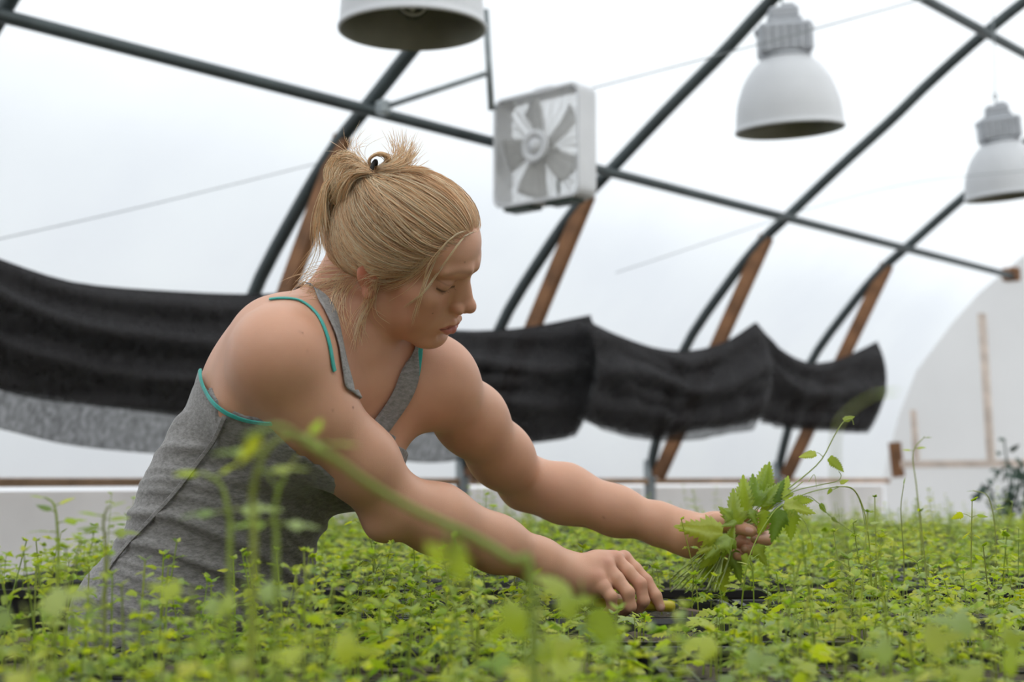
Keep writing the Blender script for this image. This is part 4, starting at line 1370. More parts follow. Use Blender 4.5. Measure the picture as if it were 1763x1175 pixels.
    wisp([(636, 490), (628, 525), (618, 560), (622, 585)], 10, (4, 9))
    wisp([(612, 478), (590, 505), (585, 540), (592, 570)], 26, (8, 14))
    wisp([(600, 472), (575, 492), (552, 500), (528, 497)], 34, (8, 12))
    wisp([(596, 466), (560, 470), (535, 480), (522, 500)], 24, (9, 14), .0003, .75, .0, .012)
    wisp([(590, 470), (575, 500), (566, 530), (560, 560)], 12, (8, 14))
    for i in range(26):                                   # flyaways over the crown
        a = HW(EC + unit([rs.uniform(-.6, .5), -abs(rs.randn()) * .4, 1.0]) * ES * 1.02)
        b = HW(TIE + np.array([.03, rs.randn() * .02, .012])); m_ = (a + b) / 2 + (HR @ np.array([0, 0, 1])) * rs.uniform(.004, .014)
        pp.append(smooth_path([a, m_, b], 18)); rr_.append(.00022); tn.append(.85)
    strands(np.array(pp), rr_, tn, 'loose_wisps')
    # hair tie
    cen = W(641, 296, dt - .004); th = np.linspace(0, 2 * PI, 25)
    e1 = unit(W(646, 281, dt - .03) - W(636, 312, dt - .03)); e2 = unit(np.cross(e1, unit(W(680, 300, dt) - W(600, 312, dt))))
    ring = [cen + e1 * .0140 * math.cos(a) + e2 * .0150 * math.sin(a) for a in th]
    tie_o = MB().tube(ring, .0028, 8, False).build('hair_tie', M_TIE, hc, True); tie_o['label'] = 'black elastic hair tie'

    # lashes and brow hairs
    pp = []; rr_ = []
    for s in (-1, 1):
        for i in range(12):
            y = rs.uniform(-1, 1); u = y
            zl = .0140 + .0036 * u * u + .0012 * u
            yy = s * (.0315 + .0145 * u)
            b0 = nearest(HW((.088 - .010 * max(0, u), yy, zl)))
            out = HR @ unit([.75, s * (.10 + .55 * max(u, -.2)), -.45 + .15 * rs.randn()])
            L = .0042 + .0022 * max(u, 0) + .0008 * rs.randn()
            pp.append(smooth_path([b0, b0 + out * L * .6, b0 + out * L + HR @ np.array([0, 0, .0016])], 18)); rr_.append(.00008)
    o = strands(np.array(pp), rr_, np.full(len(pp), .5), 'eyelashes', body)
    o.data.materials.clear(); o.data.materials.append(mat_basic('lash_brown', (.10, .06, .035)))
# ================================================================== benches, trays and plants
M_TRAY = mat_basic('black_tray_plastic', (.016, .017, .019), rough=.42, var=.2, scale=20)
M_SOIL = mat_basic('potting_soil', (.085, .068, .048), rough=.95, var=.5, scale=60, bump=1.0)
M_BENCH = mat_basic('bench_timber', (.20, .16, .12), rough=.85, var=.25, scale=6, bump=.3)
TOP = .838          # bench top
SOIL = .905
RIM = .916
def leaf_mat(name, diff, trans, mixf=.42):
    m, n, l, b = new_mat(name)
    oi = n.new('ShaderNodeObjectInfo'); at = n.new('ShaderNodeAttribute'); at.attribute_name = 'tint'
    ad = n.new('ShaderNodeMath'); ad.operation = 'ADD'; l.new(oi.outputs['Random'], ad.inputs[0]); l.new(at.outputs['Fac'], ad.inputs[1])
    fr = n.new('ShaderNodeMath'); fr.operation = 'FRACT'; l.new(ad.outputs[0], fr.inputs[0])
    def ramp(cols):
        r = n.new('ShaderNodeValToRGB'); r.color_ramp.elements[0].color = (*cols[0], 1); r.color_ramp.elements[1].color = (*cols[-1], 1)
        for i, c in enumerate(cols[1:-1]):
            e = r.color_ramp.elements.new((i + 1) / (len(cols) - 1)); e.color = (*c, 1)
        l.new(fr.outputs[0], r.inputs['Fac']); return r
    rd = ramp(diff); rt = ramp(trans)
    t = n.new('ShaderNodeTexCoord'); z = n.new('ShaderNodeTexNoise'); z.inputs['Scale'].default_value = 180
    l.new(t.outputs['Object'], z.inputs['Vector'])
    bp = n.new('ShaderNodeBump'); bp.inputs['Strength'].default_value = .3; bp.inputs['Distance'].default_value = .0008
    l.new(z.outputs['Fac'], bp.inputs['Height']); l.new(bp.outputs['Normal'], b.inputs['Normal'])
    l.new(rd.outputs['Color'], b.inputs['Base Color']); b.inputs['Roughness'].default_value = .33; b.inputs['Specular IOR Level'].default_value = .6
    tr = n.new('ShaderNodeBsdfTranslucent'); l.new(rt.outputs['Color'], tr.inputs['Color'])
    mx = n.new('ShaderNodeMixShader'); mx.inputs['Fac'].default_value = mixf
    l.new(b.outputs['BSDF'], mx.inputs[1]); l.new(tr.outputs['BSDF'], mx.inputs[2]); l.new(mx.outputs['Shader'], n['Material Output'].inputs['Surface'])
    return m
M_LEAF = leaf_mat('seedling_leaf', [(.24, .38, .035), (.44, .54, .03), (.58, .60, .035), (.36, .48, .17), (.50, .58, .04), (.12, .22, .04)],
                  [(.26, .48, .02), (.56, .74, .02), (.76, .80, .02), (.42, .62, .10), (.66, .80, .02), (.20, .36, .03)], .48)
M_STEM = leaf_mat('seedling_stem', [(.26, .38, .05), (.36, .48, .06), (.30, .34, .08), (.42, .50, .06)], [(.2, .34, .03), (.3, .42, .04)], .2)
M_HOP = leaf_mat('cut_leaf', [(.26, .40, .045), (.42, .54, .05), (.17, .29, .045), (.50, .57, .055)], [(.36, .55, .03), (.56, .70, .03), (.26, .42, .03), (.64, .74, .04)])

prs = np.random.RandomState(21)
def leaf_geo(n=8, width=.42, lobes=0.0, teeth=.10, fold=.25, droop=.35, rows=1):
    """leaf along +x from the stalk, unit length; returns verts, faces"""
    t = np.linspace(0, 1, n + 1)
    w = width * np.sin(PI * t ** .72) ** .85 * (1 - .12 * t)
    if lobes: w += lobes * np.exp(-((t - .30) / .11) ** 2) - lobes * .35 * np.exp(-((t - .52) / .09) ** 2)
    w[0] = 0; w[-1] = 0
    to = t.copy()
    alt = np.where(np.arange(n + 1) % 2 == 1, 1.0, -1.0)
    w = np.where((t > .02) & (t < .98), w * (1 + teeth * alt), w)
    to = to + np.where((t > .05) & (t < .95), .03 * alt, 0)
    back = np.where(t < .25, -.10 * np.sin(PI * np.clip(t / .25, 0, 1)), 0)
    V = []; F = []
    k = rows + 1
    for side in (1, -1):
        for i in range(n + 1):
            for r in range(k):
                f = (r + 1) / k
                x = t[i] + (to[i] - t[i] + back[i]) * f; y = side * w[i] * f
                z = fold * w[i] * f * (1.2 - .6 * f) - droop * t[i] ** 2 * .6 - .10 * f * f * w[i] * 3
                V.append((x, y, z))
    mid = [(t[i], 0, -droop * t[i] ** 2 * .6) for i in range(n + 1)]
    b0 = len(V); V += mid
    m = (n + 1) * k
    for si, side in enumerate((1, -1)):
        for i in range(n):
            for r in range(k):
                a = b0 + i if r == 0 else si * m + i * k + r - 1
                d = b0 + i + 1 if r == 0 else si * m + (i + 1) * k + r - 1
                b = si * m + i * k + r; c = si * m + (i + 1) * k + r
                q = (a, d, c, b) if side > 0 else (a, b, c, d)
                F.append(q)
    return np.array(V), F
LEAF_HI = [leaf_geo(12, .29, .0, .22, .35, .30), leaf_geo(12, .22, .24, .20, .30, .45), leaf_geo(14, .36, .10, .18, .30, .25)]
LEAF_MD = [leaf_geo(8, .29, .0, .26, .30, .35, 0), leaf_geo(8, .22, .24, .22, .30, .45, 0)]
LEAF_LO = [(np.array([(0, 0, 0), (.45, .34, .02), (1, 0, -.2), (.45, -.34, .02)]), [(0, 1, 2, 3)])]

def leaf_frame(d, up_tilt, roll):
    d = unit(d); s = np.cross([0, 0, 1.0], d)
    s = unit(s) if np.linalg.norm(s) > 1e-3 else np.array([1.0, 0, 0]); u = np.cross(d, s)
    c, sn = math.cos(roll), math.sin(roll)
    s, u = s * c + u * sn, u * c - s * sn
    return np.stack([d, s, u], 1)

def plan_plant(H, nodes, leafL, rs_, tri=True, lean=.15, top=True, carry=1.0):
    """stem path, petioles and the leaf placements of one seedling, base at the origin"""
    a = rs_.uniform(0, 2 * PI); L = lean * H * rs_.uniform(.2, 1.2)
    path = smooth_path([(0, 0, 0), (L * .2 * math.cos(a), L * .2 * math.sin(a), H * .4), (L * math.cos(a + .4), L * math.sin(a + .4), H)], 7)
    pet = []; leaves = []
    az = rs_.uniform(0, 2 * PI)
    for k in range(nodes):
        f = .30 + .66 * (k + .5) / nodes if nodes > 1 else .8
        p = path[0] * 0 + np.array([np.interp(f, np.linspace(0, 1, 7), path[:, i]) for i in range(3)])
        az += PI / 2 + rs_.uniform(-.4, .4)
        for s in (0, 1):
            if rs_.rand() < .10: continue
            b = az + s * PI + rs_.uniform(-.25, .25)
            sc = leafL * (1.05 - .50 * f * (nodes > 2)) * rs_.uniform(.75, 1.2)
            el = rs_.uniform(.05, .7)
            d = np.array([math.cos(b) * math.cos(el), math.sin(b) * math.cos(el), math.sin(el)])
            q = p + d * sc * rs_.uniform(.45, .8) * carry
            pet.append((p, (p + q) / 2 + [0, 0, sc * .06], q))
            ld = np.array([math.cos(b), math.sin(b), rs_.uniform(-.45, .35)])
            if tri:
                for da, ss in ((0, 1), (1.0, .78), (-1.0, .78)):
                    bb = b + da + rs_.uniform(-.15, .15)
                    leaves.append((q, leaf_frame([math.cos(bb), math.sin(bb), ld[2]], 0, rs_.uniform(-.8, .8)), sc * ss * .82))
            else:
                leaves.append((q, leaf_frame(ld, 0, rs_.uniform(-.9, .9)), sc))
    if top:
        for s in range(3):
            b = rs_.uniform(0, 2 * PI); leaves.append((path[-1], leaf_frame([math.cos(b), math.sin(b), .9], 0, 0), leafL * .45))
    return path, pet, leaves

def plant_mesh(name, plan, lod, tint_rs, r=.0011):
    path, pet, leaves = plan
    b = MB()
    b.tube(path, np.linspace(r, r * .55, len(path)), 4, False, mi=1)
    for p in pet: b.tube(p, r * .45, 3, False, mi=1)
    for (q, R, s) in leaves:
        V, F = lod[tint_rs.randint(len(lod))]
        b.add(V * s @ R.T + q, F, tint_rs.uniform(-.12, .12))
    return b

# --- bench layout: an aisle is left where the person stands
BEDS = [(-2.1, 1.9, .42, 1.60, 'long low timber bench nearest the camera, under the front trays'),
        (-.235, 2.6, 1.62, 2.36, 'timber bench under the hands, beside the aisle'),
        (-.95, 3.4, 2.38, 5.9, 'wide timber bench running back to the far wall'),
        (-2.3, -1.0, 2.38, 2.95, 'short timber bench at the far left below the shade cloth')]
for (x0, x1, y0, y1, words) in BEDS:
    bn = empty('plant_bench', ((x0 + x1) / 2, (y0 + y1) / 2, 0)); tag(bn, words, 'bench', 'benches under the seedling trays')
    MB().box(((x0 + x1) / 2, (y0 + y1) / 2, TOP - .0225), (x1 - x0, y1 - y0, .045), None, .004).build('bench_top', M_BENCH, bn)
    for lx in (x0 + .08, x1 - .08):
        for ly in (y0 + .08, y1 - .08):
            MB().box((lx, ly, (TOP - .045) / 2), (.07, .07, TOP - .045), None, .004).build('leg', M_BENCH, bn)

def in_house(x, y, m=.35):
    p = np.array([x, y, 0]); return NX @ p < RAIL_N - m and AX @ p < END_A - m
def seen(x, y, m=.12):
    return y > .3 and abs(x) < .36 * y * 1.06 + m

ORDINALS = 'first second third fourth fifth sixth seventh eighth ninth tenth eleventh twelfth thirteenth fourteenth fifteenth sixteenth seventeenth eighteenth nineteenth twentieth'.split()
# --- trays: open black flats with a rolled rim and plug cells
TW, TD = .545, .280
def tray_parts():
    b = MB(); h = RIM - TOP
    o = [(TW / 2, TD / 2, h), (TW / 2 - .012, TD / 2 - .012, .004)]
    def ring(w, d, z): return [(-w, -d, z), (w, -d, z), (w, d, z), (-w, d, z)]
    rings = [ring(TW / 2 - .020, TD / 2 - .020, .004), ring(TW / 2 - .008, TD / 2 - .008, h - .010), ring(TW / 2 - .002, TD / 2 - .002, h - .012), ring(TW / 2 - .001, TD / 2 - .001, h),
             ring(TW / 2 - .010, TD / 2 - .010, h), ring(TW / 2 - .013, TD / 2 - .013, h - .006), ring(TW / 2 - .024, TD / 2 - .024, .007)]
    v = [p for r in rings for p in r]; f = [(i * 4 + j, i * 4 + (j + 1) % 4, (i + 1) * 4 + (j + 1) % 4, (i + 1) * 4 + j) for i in range(len(rings) - 1) for j in range(4)]
    f += [(3, 2, 1, 0), tuple((len(rings) - 1) * 4 + j for j in range(4))]
    b.add(v, f)
    d = MB()                                              # dividers between the plugs
    for i in range(1, 12): d.box((-TW / 2 + i * TW / 12, 0, SOIL - TOP - .012), (.004, TD - .034, .016))
    for i in range(1, 6): d.box((0, -TD / 2 + i * TD / 6, SOIL - TOP - .012), (TW - .034, .004, .016))
    s = MB(); nx, ny = 25, 13
    gx, gy = np.meshgrid(np.linspace(-TW / 2 + .016, TW / 2 - .016, nx), np.linspace(-TD / 2 + .016, TD / 2 - .016, ny), indexing='ij')
    gz = SOIL - TOP - .004 + .004 * prs.randn(nx, ny).clip(-1, 1); gz[0] = gz[-1] = gz[:, 0] = gz[:, -1] = SOIL - TOP - .012
    s.add(np.stack([gx, gy, gz], -1).reshape(-1, 3), [(i * ny + j, (i + 1) * ny + j, (i + 1) * ny + j + 1, i * ny + j + 1) for i in range(nx - 1) for j in range(ny - 1)])
    return b, d, s
tb, td_, ts = tray_parts()
tray0 = empty('seedling_tray', (0, 0, TOP))
for nm, q, mt, sm in (('flat', tb, M_TRAY, False), ('cell_divider', td_, M_TRAY, False), ('soil', ts, M_SOIL, True)):
    o = link(nm, mesh_data(nm, np.concatenate(q.v), q.f, mt, sm), tray0)
    if nm == 'cell_divider': o['kind'] = 'stuff'
first = True; TRAYS = []
BED_WORDS = ['of the bench nearest the camera', 'of the bench under the hands', 'of the wide bench behind', 'of the far left bench']
def put_tray(x, y, words, rz=0.0):
    global first
    o = tray0 if first else copy_tree(tray0); first = False
    o.location = (x, y, TOP + .0005); o.rotation_euler = (0, 0, rz); tag(o, words, 'tray', 'black seedling trays on the benches'); TRAYS.append((x, y))
for bi, (x0, x1, y0, y1, _) in enumerate(BEDS):
    nx = int((x1 - x0 - .02) / (TW + .012)); ny = int((y1 - y0 - .01) / (TD + .010))
    slots = []
    for j in range(ny):
        for i in range(nx):
            x = x0 + .012 + TW / 2 + i * (TW + .012); y = y0 + .008 + TD / 2 + j * (TD + .010)
            if bi == 0: y = y1 - .008 - TD / 2 - j * (TD + .010)
            if not (seen(x - TW / 2, y) or seen(x + TW / 2, y) or seen(x, y)) or not in_house(x, y): continue
            slots.append((x, y))
    slots.sort(key=lambda q: (round(q[1], 3), q[0])); rows = sorted({round(q[1], 3) for q in slots})
    for r, yy in enumerate(rows):
        for k, (x, y) in enumerate([q for q in slots if round(q[1], 3) == yy]):
            put_tray(x, y, 'black tray, %s from the left in the %s row %s' % (ORDINALS[k], ORDINALS[r], BED_WORDS[bi]))
# --- where seedlings grow
arm_pts = np.array([p for a, b in ((sh_r, el_r), (el_r, wr_r), (sh_l, el_l), (el_l, wr_l)) for p in (a + (b - a) * t for t in np.linspace(0, 1, 8))] + [W(1060, 1010, 1.92), W(1100, 1030, 1.93), W(1250, 920, 2.12), W(1300, 925, 2.1)])
SPOTS = []
for (tx, ty) in TRAYS:
    step = .034 if ty < 1.5 else .038 if ty < 2.4 else .046 if ty < 3.6 else .062
    nx = int(TW / step); ny = int(TD / step)
    for i in range(nx):
        for j in range(ny):
            x = tx - TW / 2 + (i + .5) * TW / nx + prs.uniform(-.4, .4) * step; y = ty - TD / 2 + (j + .5) * TD / ny + prs.uniform(-.4, .4) * step
            if abs(x - tx) > TW / 2 - .016 or abs(y - ty) > TD / 2 - .016: continue
            if not seen(x, y, .06) or y < .62: continue
            # patchy growth: some places bare, some tall
            g_ = .5 + .5 * math.sin(x * 9.1 + 2 * math.sin(y * 6.3)) * math.sin(y * 11.7 + 1.7 * math.sin(x * 5.2))
            if prs.rand() < .12 + .30 * (g_ < .25): continue
            low_ = y < 1.20 and prs.rand() < (.55 if x < -.12 else .82)
            if y < .8 and low_: continue
            u = prs.rand()
            H = prs.uniform(.034, .074) * (.7 + .6 * g_)
            if u < .16: H = prs.uniform(.075, .120)
            if u < .055: H = prs.uniform(.12, .175)
            if y < 1.6 and x < -.12 and prs.rand() < .40: H = prs.uniform(.06, .13) * (1.0 if y > 1.0 else 1.1)
            if y < .95: H = prs.uniform(.07, .13)
            if .95 < y < 1.6 and x / y < -.29 and prs.rand() < .5: H = prs.uniform(.08, .15); low_ = False
            if low_: H = prs.uniform(.018, .040)
            H = min(H, max(.03, .165 * (y - .25)) if y < 1.4 else 1)
            # nothing grows through the arms and hands
            dxy = np.hypot(arm_pts[:, 0] - x, arm_pts[:, 1] - y); nr = dxy < .07
            if nr.any(): H = min(H, max(.012, arm_pts[nr, 2].min() - .052 - SOIL))
            # keep the view of both hands open
            d = y
            if y < 1.98: 
                px = 881.5 + FPX * x / y
                if 1128 < px < 1222 and y > 1.35: H = min(H, max(.010, (1.1 - (1078 - 825) / FPX * y) - SOIL))
                if 930 < px < 1340: H = min(H, max(.010 if 1128 < px < 1222 and y > 1.35 else .026, (1.1 - (1056 - 825) / FPX * y) - SOIL + .010 * prs.rand()))
            SPOTS.append((x, y, H))
SPOTS = np.array(SPOTS)
print('seedlings', len(SPOTS))
if 'plants' not in SKIP and len(SPOTS):
    vis = (SPOTS[:, 2] + SOIL) > 1.1 - .160 * SPOTS[:, 1]
    SPOTS = SPOTS[vis]
    size = SPOTS[:, 2] / SPOTS[:, 1] * (np.abs(SPOTS[:, 0]) < .36 * SPOTS[:, 1] + .02)
    order = np.argsort(-size)
    SPOTS = SPOTS[order]
    n_ind = 268; n_hero = 120
    # archetypes
    def arche(H, hi):
        rs_ = prs
        nodes = 1 if H < .035 else 2 if H < .06 else 3 if H < .10 else 5
        leafL = rs_.uniform(.015, .034) * (.75 if H > .11 else 1)
        return plan_plant(H, nodes, leafL, rs_, tri=rs_.rand() < .6)
    HEIGHTS = [.03, .045, .06, .08, .105, .135, .165]
    heroes = []
    for h in HEIGHTS[2:]:
        for r in range(2):
            pl = arche(h, True); path, pet, leaves = pl
            sb = MB(); sb.tube(path, np.linspace(.0012, .0007, len(path)), 5, False)
            for p in pet: sb.tube(p, .0005, 3, False)
            heroes.append((h, mesh_data('stem', np.concatenate(sb.v), sb.f, M_STEM, True, np.concatenate(sb.c)), leaves))
    LM = [mesh_data('leaf', V, F, M_LEAF, True, np.full(len(V), 0.0)) for V, F in LEAF_HI]
    singles = []
    for h in HEIGHTS:
        for r in range(3):
            b = plant_mesh('seedling', arche(h, False), LEAF_HI, prs)
            singles.append((h, mesh_data('seedling', np.concatenate(b.v), b.f, [M_LEAF, M_STEM], True, np.concatenate(b.c), b.m)))
    ORD = lambda n: ORDINALS[n] if n < len(ORDINALS) else '%dth' % (n + 1)
    def place_words(x, y, H):
        px = 881.5 + FPX * x / y
        where = ('before the shirt' if px < 560 else 'under the forearm' if px < 960 else 'under the knife hand' if px < 1180 else 'under the leaf bunch' if px < 1400 else 'right of the bunch')
        near = 'blurriest' if y < 1.0 else 'blurred' if y < 1.35 else 'sharp' if y < 2.3 else 'distant'
        tall = 'tall thin' if H > .10 else 'leafy' if H > .07 else 'low'
        return (tall, near, where)
    n_i = min(n_ind, len(SPOTS)); cls = {}
    for i in range(n_i): cls.setdefault(place_words(*SPOTS[i]), []).append(i)
    WORDS = {}
    for (tall, near, where), idx in cls.items():
        idx.sort(key=lambda q: SPOTS[q][0] / SPOTS[q][1])
        for k, q in enumerate(idx): WORDS[q] = '%s seedling, %s from the left of the %s ones %s' % (tall, ORD(k), near, where)
    for i in range(min(n_ind, len(SPOTS))):
        x, y, H = SPOTS[i]
        words = WORDS[i]
        if i < n_hero:
            c = [q for q in heroes if abs(q[0] - H) == min(abs(t[0] - H) for t in heroes)]; h, me, leaves = c[prs.randint(len(c))]
            o = empty('seedling', (x, y, SOIL - .003)); k = H / h
            link('stem', me, o)
            for (q, R, s) in leaves:
                lf = link('leaf', LM[prs.randint(len(LM))], o)
                M = np.eye(4); M[:3, :3] = R * s; M[:3, 3] = q; lf.matrix_local = Matrix(M.tolist())
        else:
            c = [q for q in singles if abs(q[0] - H) == min(abs(t[0] - H) for t in singles)]; h, me = c[prs.randint(len(c))]; k = H / h
            o = link('seedling', me); o.location = (x, y, SOIL - .003)
        o.rotation_euler = (0, 0, prs.uniform(0, 2 * PI)); o.scale = (k, k, k)
        tag(o, words, 'plant', 'seedlings growing in the black trays')
    # the rest, past three hundred: one mass of plants
    rest = SPOTS[n_ind:]
    def mass(name, sp, lod, nvar, words):
        if not len(sp): return
        var = []
        for h in HEIGHTS:
            for r in range(nvar):
                b = plant_mesh('x', arche(h, False), lod, prs)
                V = np.concatenate(b.v); mi = np.array(b.m)
                Q = np.array([q if len(q) == 4 else (q[0], q[1], q[2], q[2]) for q in b.f])
                var.append((h, V, Q, np.concatenate(b.c), mi))
        VV = []; FF = []; TT_ = []; MM = []; n = 0
        hs = np.array([q[0] for q in var])
        for x, y, H in sp:
            dd = np.abs(hs - H); c = np.flatnonzero(dd == dd.min()); h, V, Q, c_, mi = var[c[prs.randint(len(c))]]
            a = prs.uniform(0, 2 * PI); k = H / h; ca_, sa2 = math.cos(a) * k, math.sin(a) * k
            VV.append(np.stack([V[:, 0] * ca_ - V[:, 1] * sa2 + x, V[:, 0] * sa2 + V[:, 1] * ca_ + y, V[:, 2] * k + SOIL - .003], 1))
            FF.append(Q + n); TT_.append(c_ + prs.rand()); MM.append(mi); n += len(V)
        o = link(name, mesh_data(name, np.concatenate(VV), np.concatenate(FF), [M_LEAF, M_STEM], True, np.concatenate(TT_), np.concatenate(MM)))
        tag(o, words, 'plants', kind='stuff'); return o
    nearm = rest[rest[:, 1] < 2.36]; farm = rest[rest[:, 1] >= 2.36]
    mass('seedlings', nearm, LEAF_MD, 5, 'dense carpet of young green seedlings filling the near trays')
    mass('seedlings', farm, [LEAF_MD[0], LEAF_LO[0], LEAF_LO[0]], 4, 'blurred green seedlings filling the trays towards the far wall')

# ------------------------------------------------------------------ single tall plants and tendrils
def vine(name_pts, words, leaves=(), r=.0016, mat=None, cat='plant', group=None, roll=None):
    """one climbing stem through 3-D points; leaves: (fraction, length, direction, kind)"""
    P = smooth_path(name_pts, 40)
    o = empty('vine_shoot', P[0]); tag(o, words, cat, group)
    MB().tube(P, np.linspace(r, r * .5, len(P)), 6).build('stem', M_STEM, o, True)
    for (f, L, d, kind) in leaves:
        i = min(int(f * 39), 39); p = P[i]; d = unit(d)
        q = p + d * L * .35
        MB().tube([p, (p + q) / 2 + [0, 0, L * .05], q], r * .35, 4).build('leaf_stalk', M_STEM, o, True)
        V, F = LEAF_HI[kind]; R = leaf_frame(d, 0, prs.uniform(-.5, .5))
        if roll:                                          # blade turned on its stalk, upper side to the light behind
            nn = np.array([prs.uniform(-.3, .3), -1, prs.uniform(.1, roll)]); nn = unit(nn - d * (nn @ d)); R = np.stack([d, np.cross(nn, d), nn], 1)
        mesh_obj('leaf', V * L @ R.T + q, F, mat or M_LEAF, o, True, np.full(len(V), prs.rand()))
    return o
R3 = lambda: prs.randn(3)
def down(px, py, d):
    p = W(px, py, d); return np.array([p[0], p[1], SOIL - .004])
def vv(pp): return [W(*q) for q in pp]
if 'vines' not in SKIP:
    # blurred shoots close to the camera, across the shirt and the arm
    vine([down(436, 1000, .78)] + vv([(437, 930, .78), (434, 860, .78), (448, 795, .77), (478, 758, .76), (520, 752, .75), (556, 770, .74)]), 'blurred green shoot arching over the grey shirt to the nearer arm', [(.98, .016, (1, -.2, .1), 0), (.9, .012, (.3, -.5, .6), 0), (.55, .02, (-1, -.3, .2), 1), (.45, .022, (1, .3, .3), 1)], .0021)
    vine([down(925, 1090, .70)] + vv([(915, 1010, .70), (880, 965, .70), (800, 918, .70), (720, 882, .69), (645, 840, .68), (575, 790, .67), (530, 765, .67), (480, 735, .66), (420, 755, .66)]), 'long blurred olive tendril crossing in front of the nearer arm', [(.93, .016, (-.4, 0, -.4), 0), (.36, .018, (.2, -.1, -.6), 1)], .0026)
    vine([down(398, 1010, .85)] + vv([(396, 950, .85), (392, 880, .85), (380, 835, .85), (350, 815, .85)]), 'blurred thin shoot with a bent tip in front of the grey shirt', [(.98, .014, (-1, 0, .1), 0), (.85, .014, (.6, -.3, .5), 0), (.5, .024, (1, 0, .2), 1), (.48, .022, (-1, 0, .1), 1)], .0019)
    vine([down(478, 1020, .82)] + vv([(476, 960, .82), (472, 900, .82), (478, 850, .82), (490, 825, .82)]), 'short blurred shoot beside the arching one, in front of the shirt', [(.97, .014, (.4, 0, 1), 0), (.8, .012, (-.5, 0, .7), 0), (.45, .020, (1, .2, .1), 1), (.40, .020, (-1, .2, .1), 1)], .0019)
    vine([down(96, 1060, 1.25)] + vv([(100, 980, 1.25), (98, 900, 1.25), (92, 868, 1.25), (80, 858, 1.25)]), 'tall thin shoot with a curled tip at the far left', [(.95, .012, (-1, 0, .3), 0), (.7, .014, (.8, .2, .5), 0), (.6, .016, (-.8, .2, .4), 0), (.5, .02, (1, 0, .3), 1), (.42, .02, (-1, 0, .2), 1)], .0016)
    vine([down(180, 1050, 1.15)] + vv([(182, 970, 1.15), (178, 900, 1.15), (186, 872, 1.15)]), 'leafy shoot beside the back of the grey shirt', [(.95, .012, (1, 0, .5), 0), (.75, .016, (-1, 0, .3), 0), (.7, .016, (1, 0, .2), 0), (.55, .02, (-1, .3, .2), 1), (.5, .02, (1, .3, .2), 1)], .0016)
    # broad out-of-focus leaves nearest the lens
    for (px, py, d, L, dirs, kind, words) in [
        (1000, 1000, .80, .030, (.5, -.1, -.75), 0, 'blurred bright yellow-green leaf in front of the nearer wrist'), (930, 1012, .78, .030, (-.8, .1, -.5), 1, 'blurred pale leaf hanging below the nearer forearm'),
        (770, 905, .62, .014, (.4, 0, -.8), 2, 'small pale blurred leaf in front of the nearer forearm'), (540, 1090, .74, .026, (1, .1, -.1), 1, 'blurred leaf cluster at the bottom below the shirt'),
        (330, 1010, .84, .022, (-.8, 0, .3), 1, 'blurred leaf in front of the lower shirt'), (420, 1000, .84, .022, (1, 0, .05), 1, 'blurred yellowish leaf left of the arching shoot'), (40, 1040, .80, .030, (.8, 0, .4), 1, 'blurred broad leaf in the lower left corner'),
        (1560, 1100, .90, .030, (.9, 0, .2), 1, 'blurred leaf at the lower right edge'), (1700, 1080, .95, .030, (-.8, 0, .3), 1, 'blurred leaf in the lower right corner'), (900, 1120, .85, .028, (.8, 0, .2), 1, 'blurred leaf at the bottom centre'), (1260, 1120, .92, .028, (-.7, 0, .3), 1, 'blurred leaf at the bottom below the bunch')]:
        p = W(px, py, d)
        o = vine([np.array([p[0] + .01, p[1] + .01, SOIL - .004]), np.array([p[0] + .006, p[1] + .004, (p[2] + SOIL) / 2]), p], words, [(.97, L, dirs, kind), (.9, L * .8, (-dirs[0], dirs[1], abs(dirs[2]) * .5), kind), (.72, L * .9, (.3, -.8, .3), 1), (.60, L, (-.6, .6, .3), 1)], .0013, roll=1.2)
    vine([down(1452, 1150, .62)] + vv([(1450, 1000, .62), (1440, 850, .62), (1440, 745, .62), (1466, 705, .62), (1512, 676, .62)]), 'large blurred arching leaf tip in front of the right end of the black cloth', [(.97, .010, (1, 0, .3), 0)], .0010)
    # sharp tall tendrils right of the hands
    vine([down(1500, 1060, 2.05)] + vv([(1500, 1000, 2.05), (1496, 930, 2.05), (1486, 875, 2.05), (1468, 842, 2.04), (1440, 838, 2.03)]), 'thin curved tendril reaching up beside the bunch of leaves', [(.97, .010, (-1, 0, -.3), 0), (.5, .014, (1, 0, .3), 0), (.48, .014, (-1, 0, .3), 0)], .0013)
    vine([down(1556, 1040, 2.2)] + vv([(1556, 960, 2.2), (1551, 880, 2.2), (1556, 834, 2.2)]), 'thin upright shoot with a closed bud right of the hands', [(.99, .010, (.1, 0, 1), 0)], .0012)
    vine([down(1586, 1020, 2.6)] + vv([(1586, 930, 2.6), (1578, 840, 2.6), (1572, 780, 2.6), (1592, 752, 2.6)]), 'tall blurred shoot with a hooked tip before the wooden post', [(.8, .016, (1, 0, .2), 0), (.78, .016, (-1, 0, .2), 0), (.98, .012, (1, 0, .2), 0)], .0015)
    vine([down(1716, 1060, 2.3)] + vv([(1716, 980, 2.3), (1712, 900, 2.3), (1700, 855, 2.3), (1675, 845, 2.3)]), 'curved shoot with drooping tip near the right edge', [(.97, .012, (-1, 0, .1), 0), (.6, .016, (1, 0, .4), 0)], .0013)
    vine([down(1300, 1080, 1.75)] + vv([(1298, 1040, 1.75), (1296, 985, 1.75), (1290, 965, 1.75)]), 'slim upright shoot below the hand with the bunch', [(.97, .012, (.7, 0, .7), 0), (.8, .014, (-1, 0, .4), 0)], .0011)
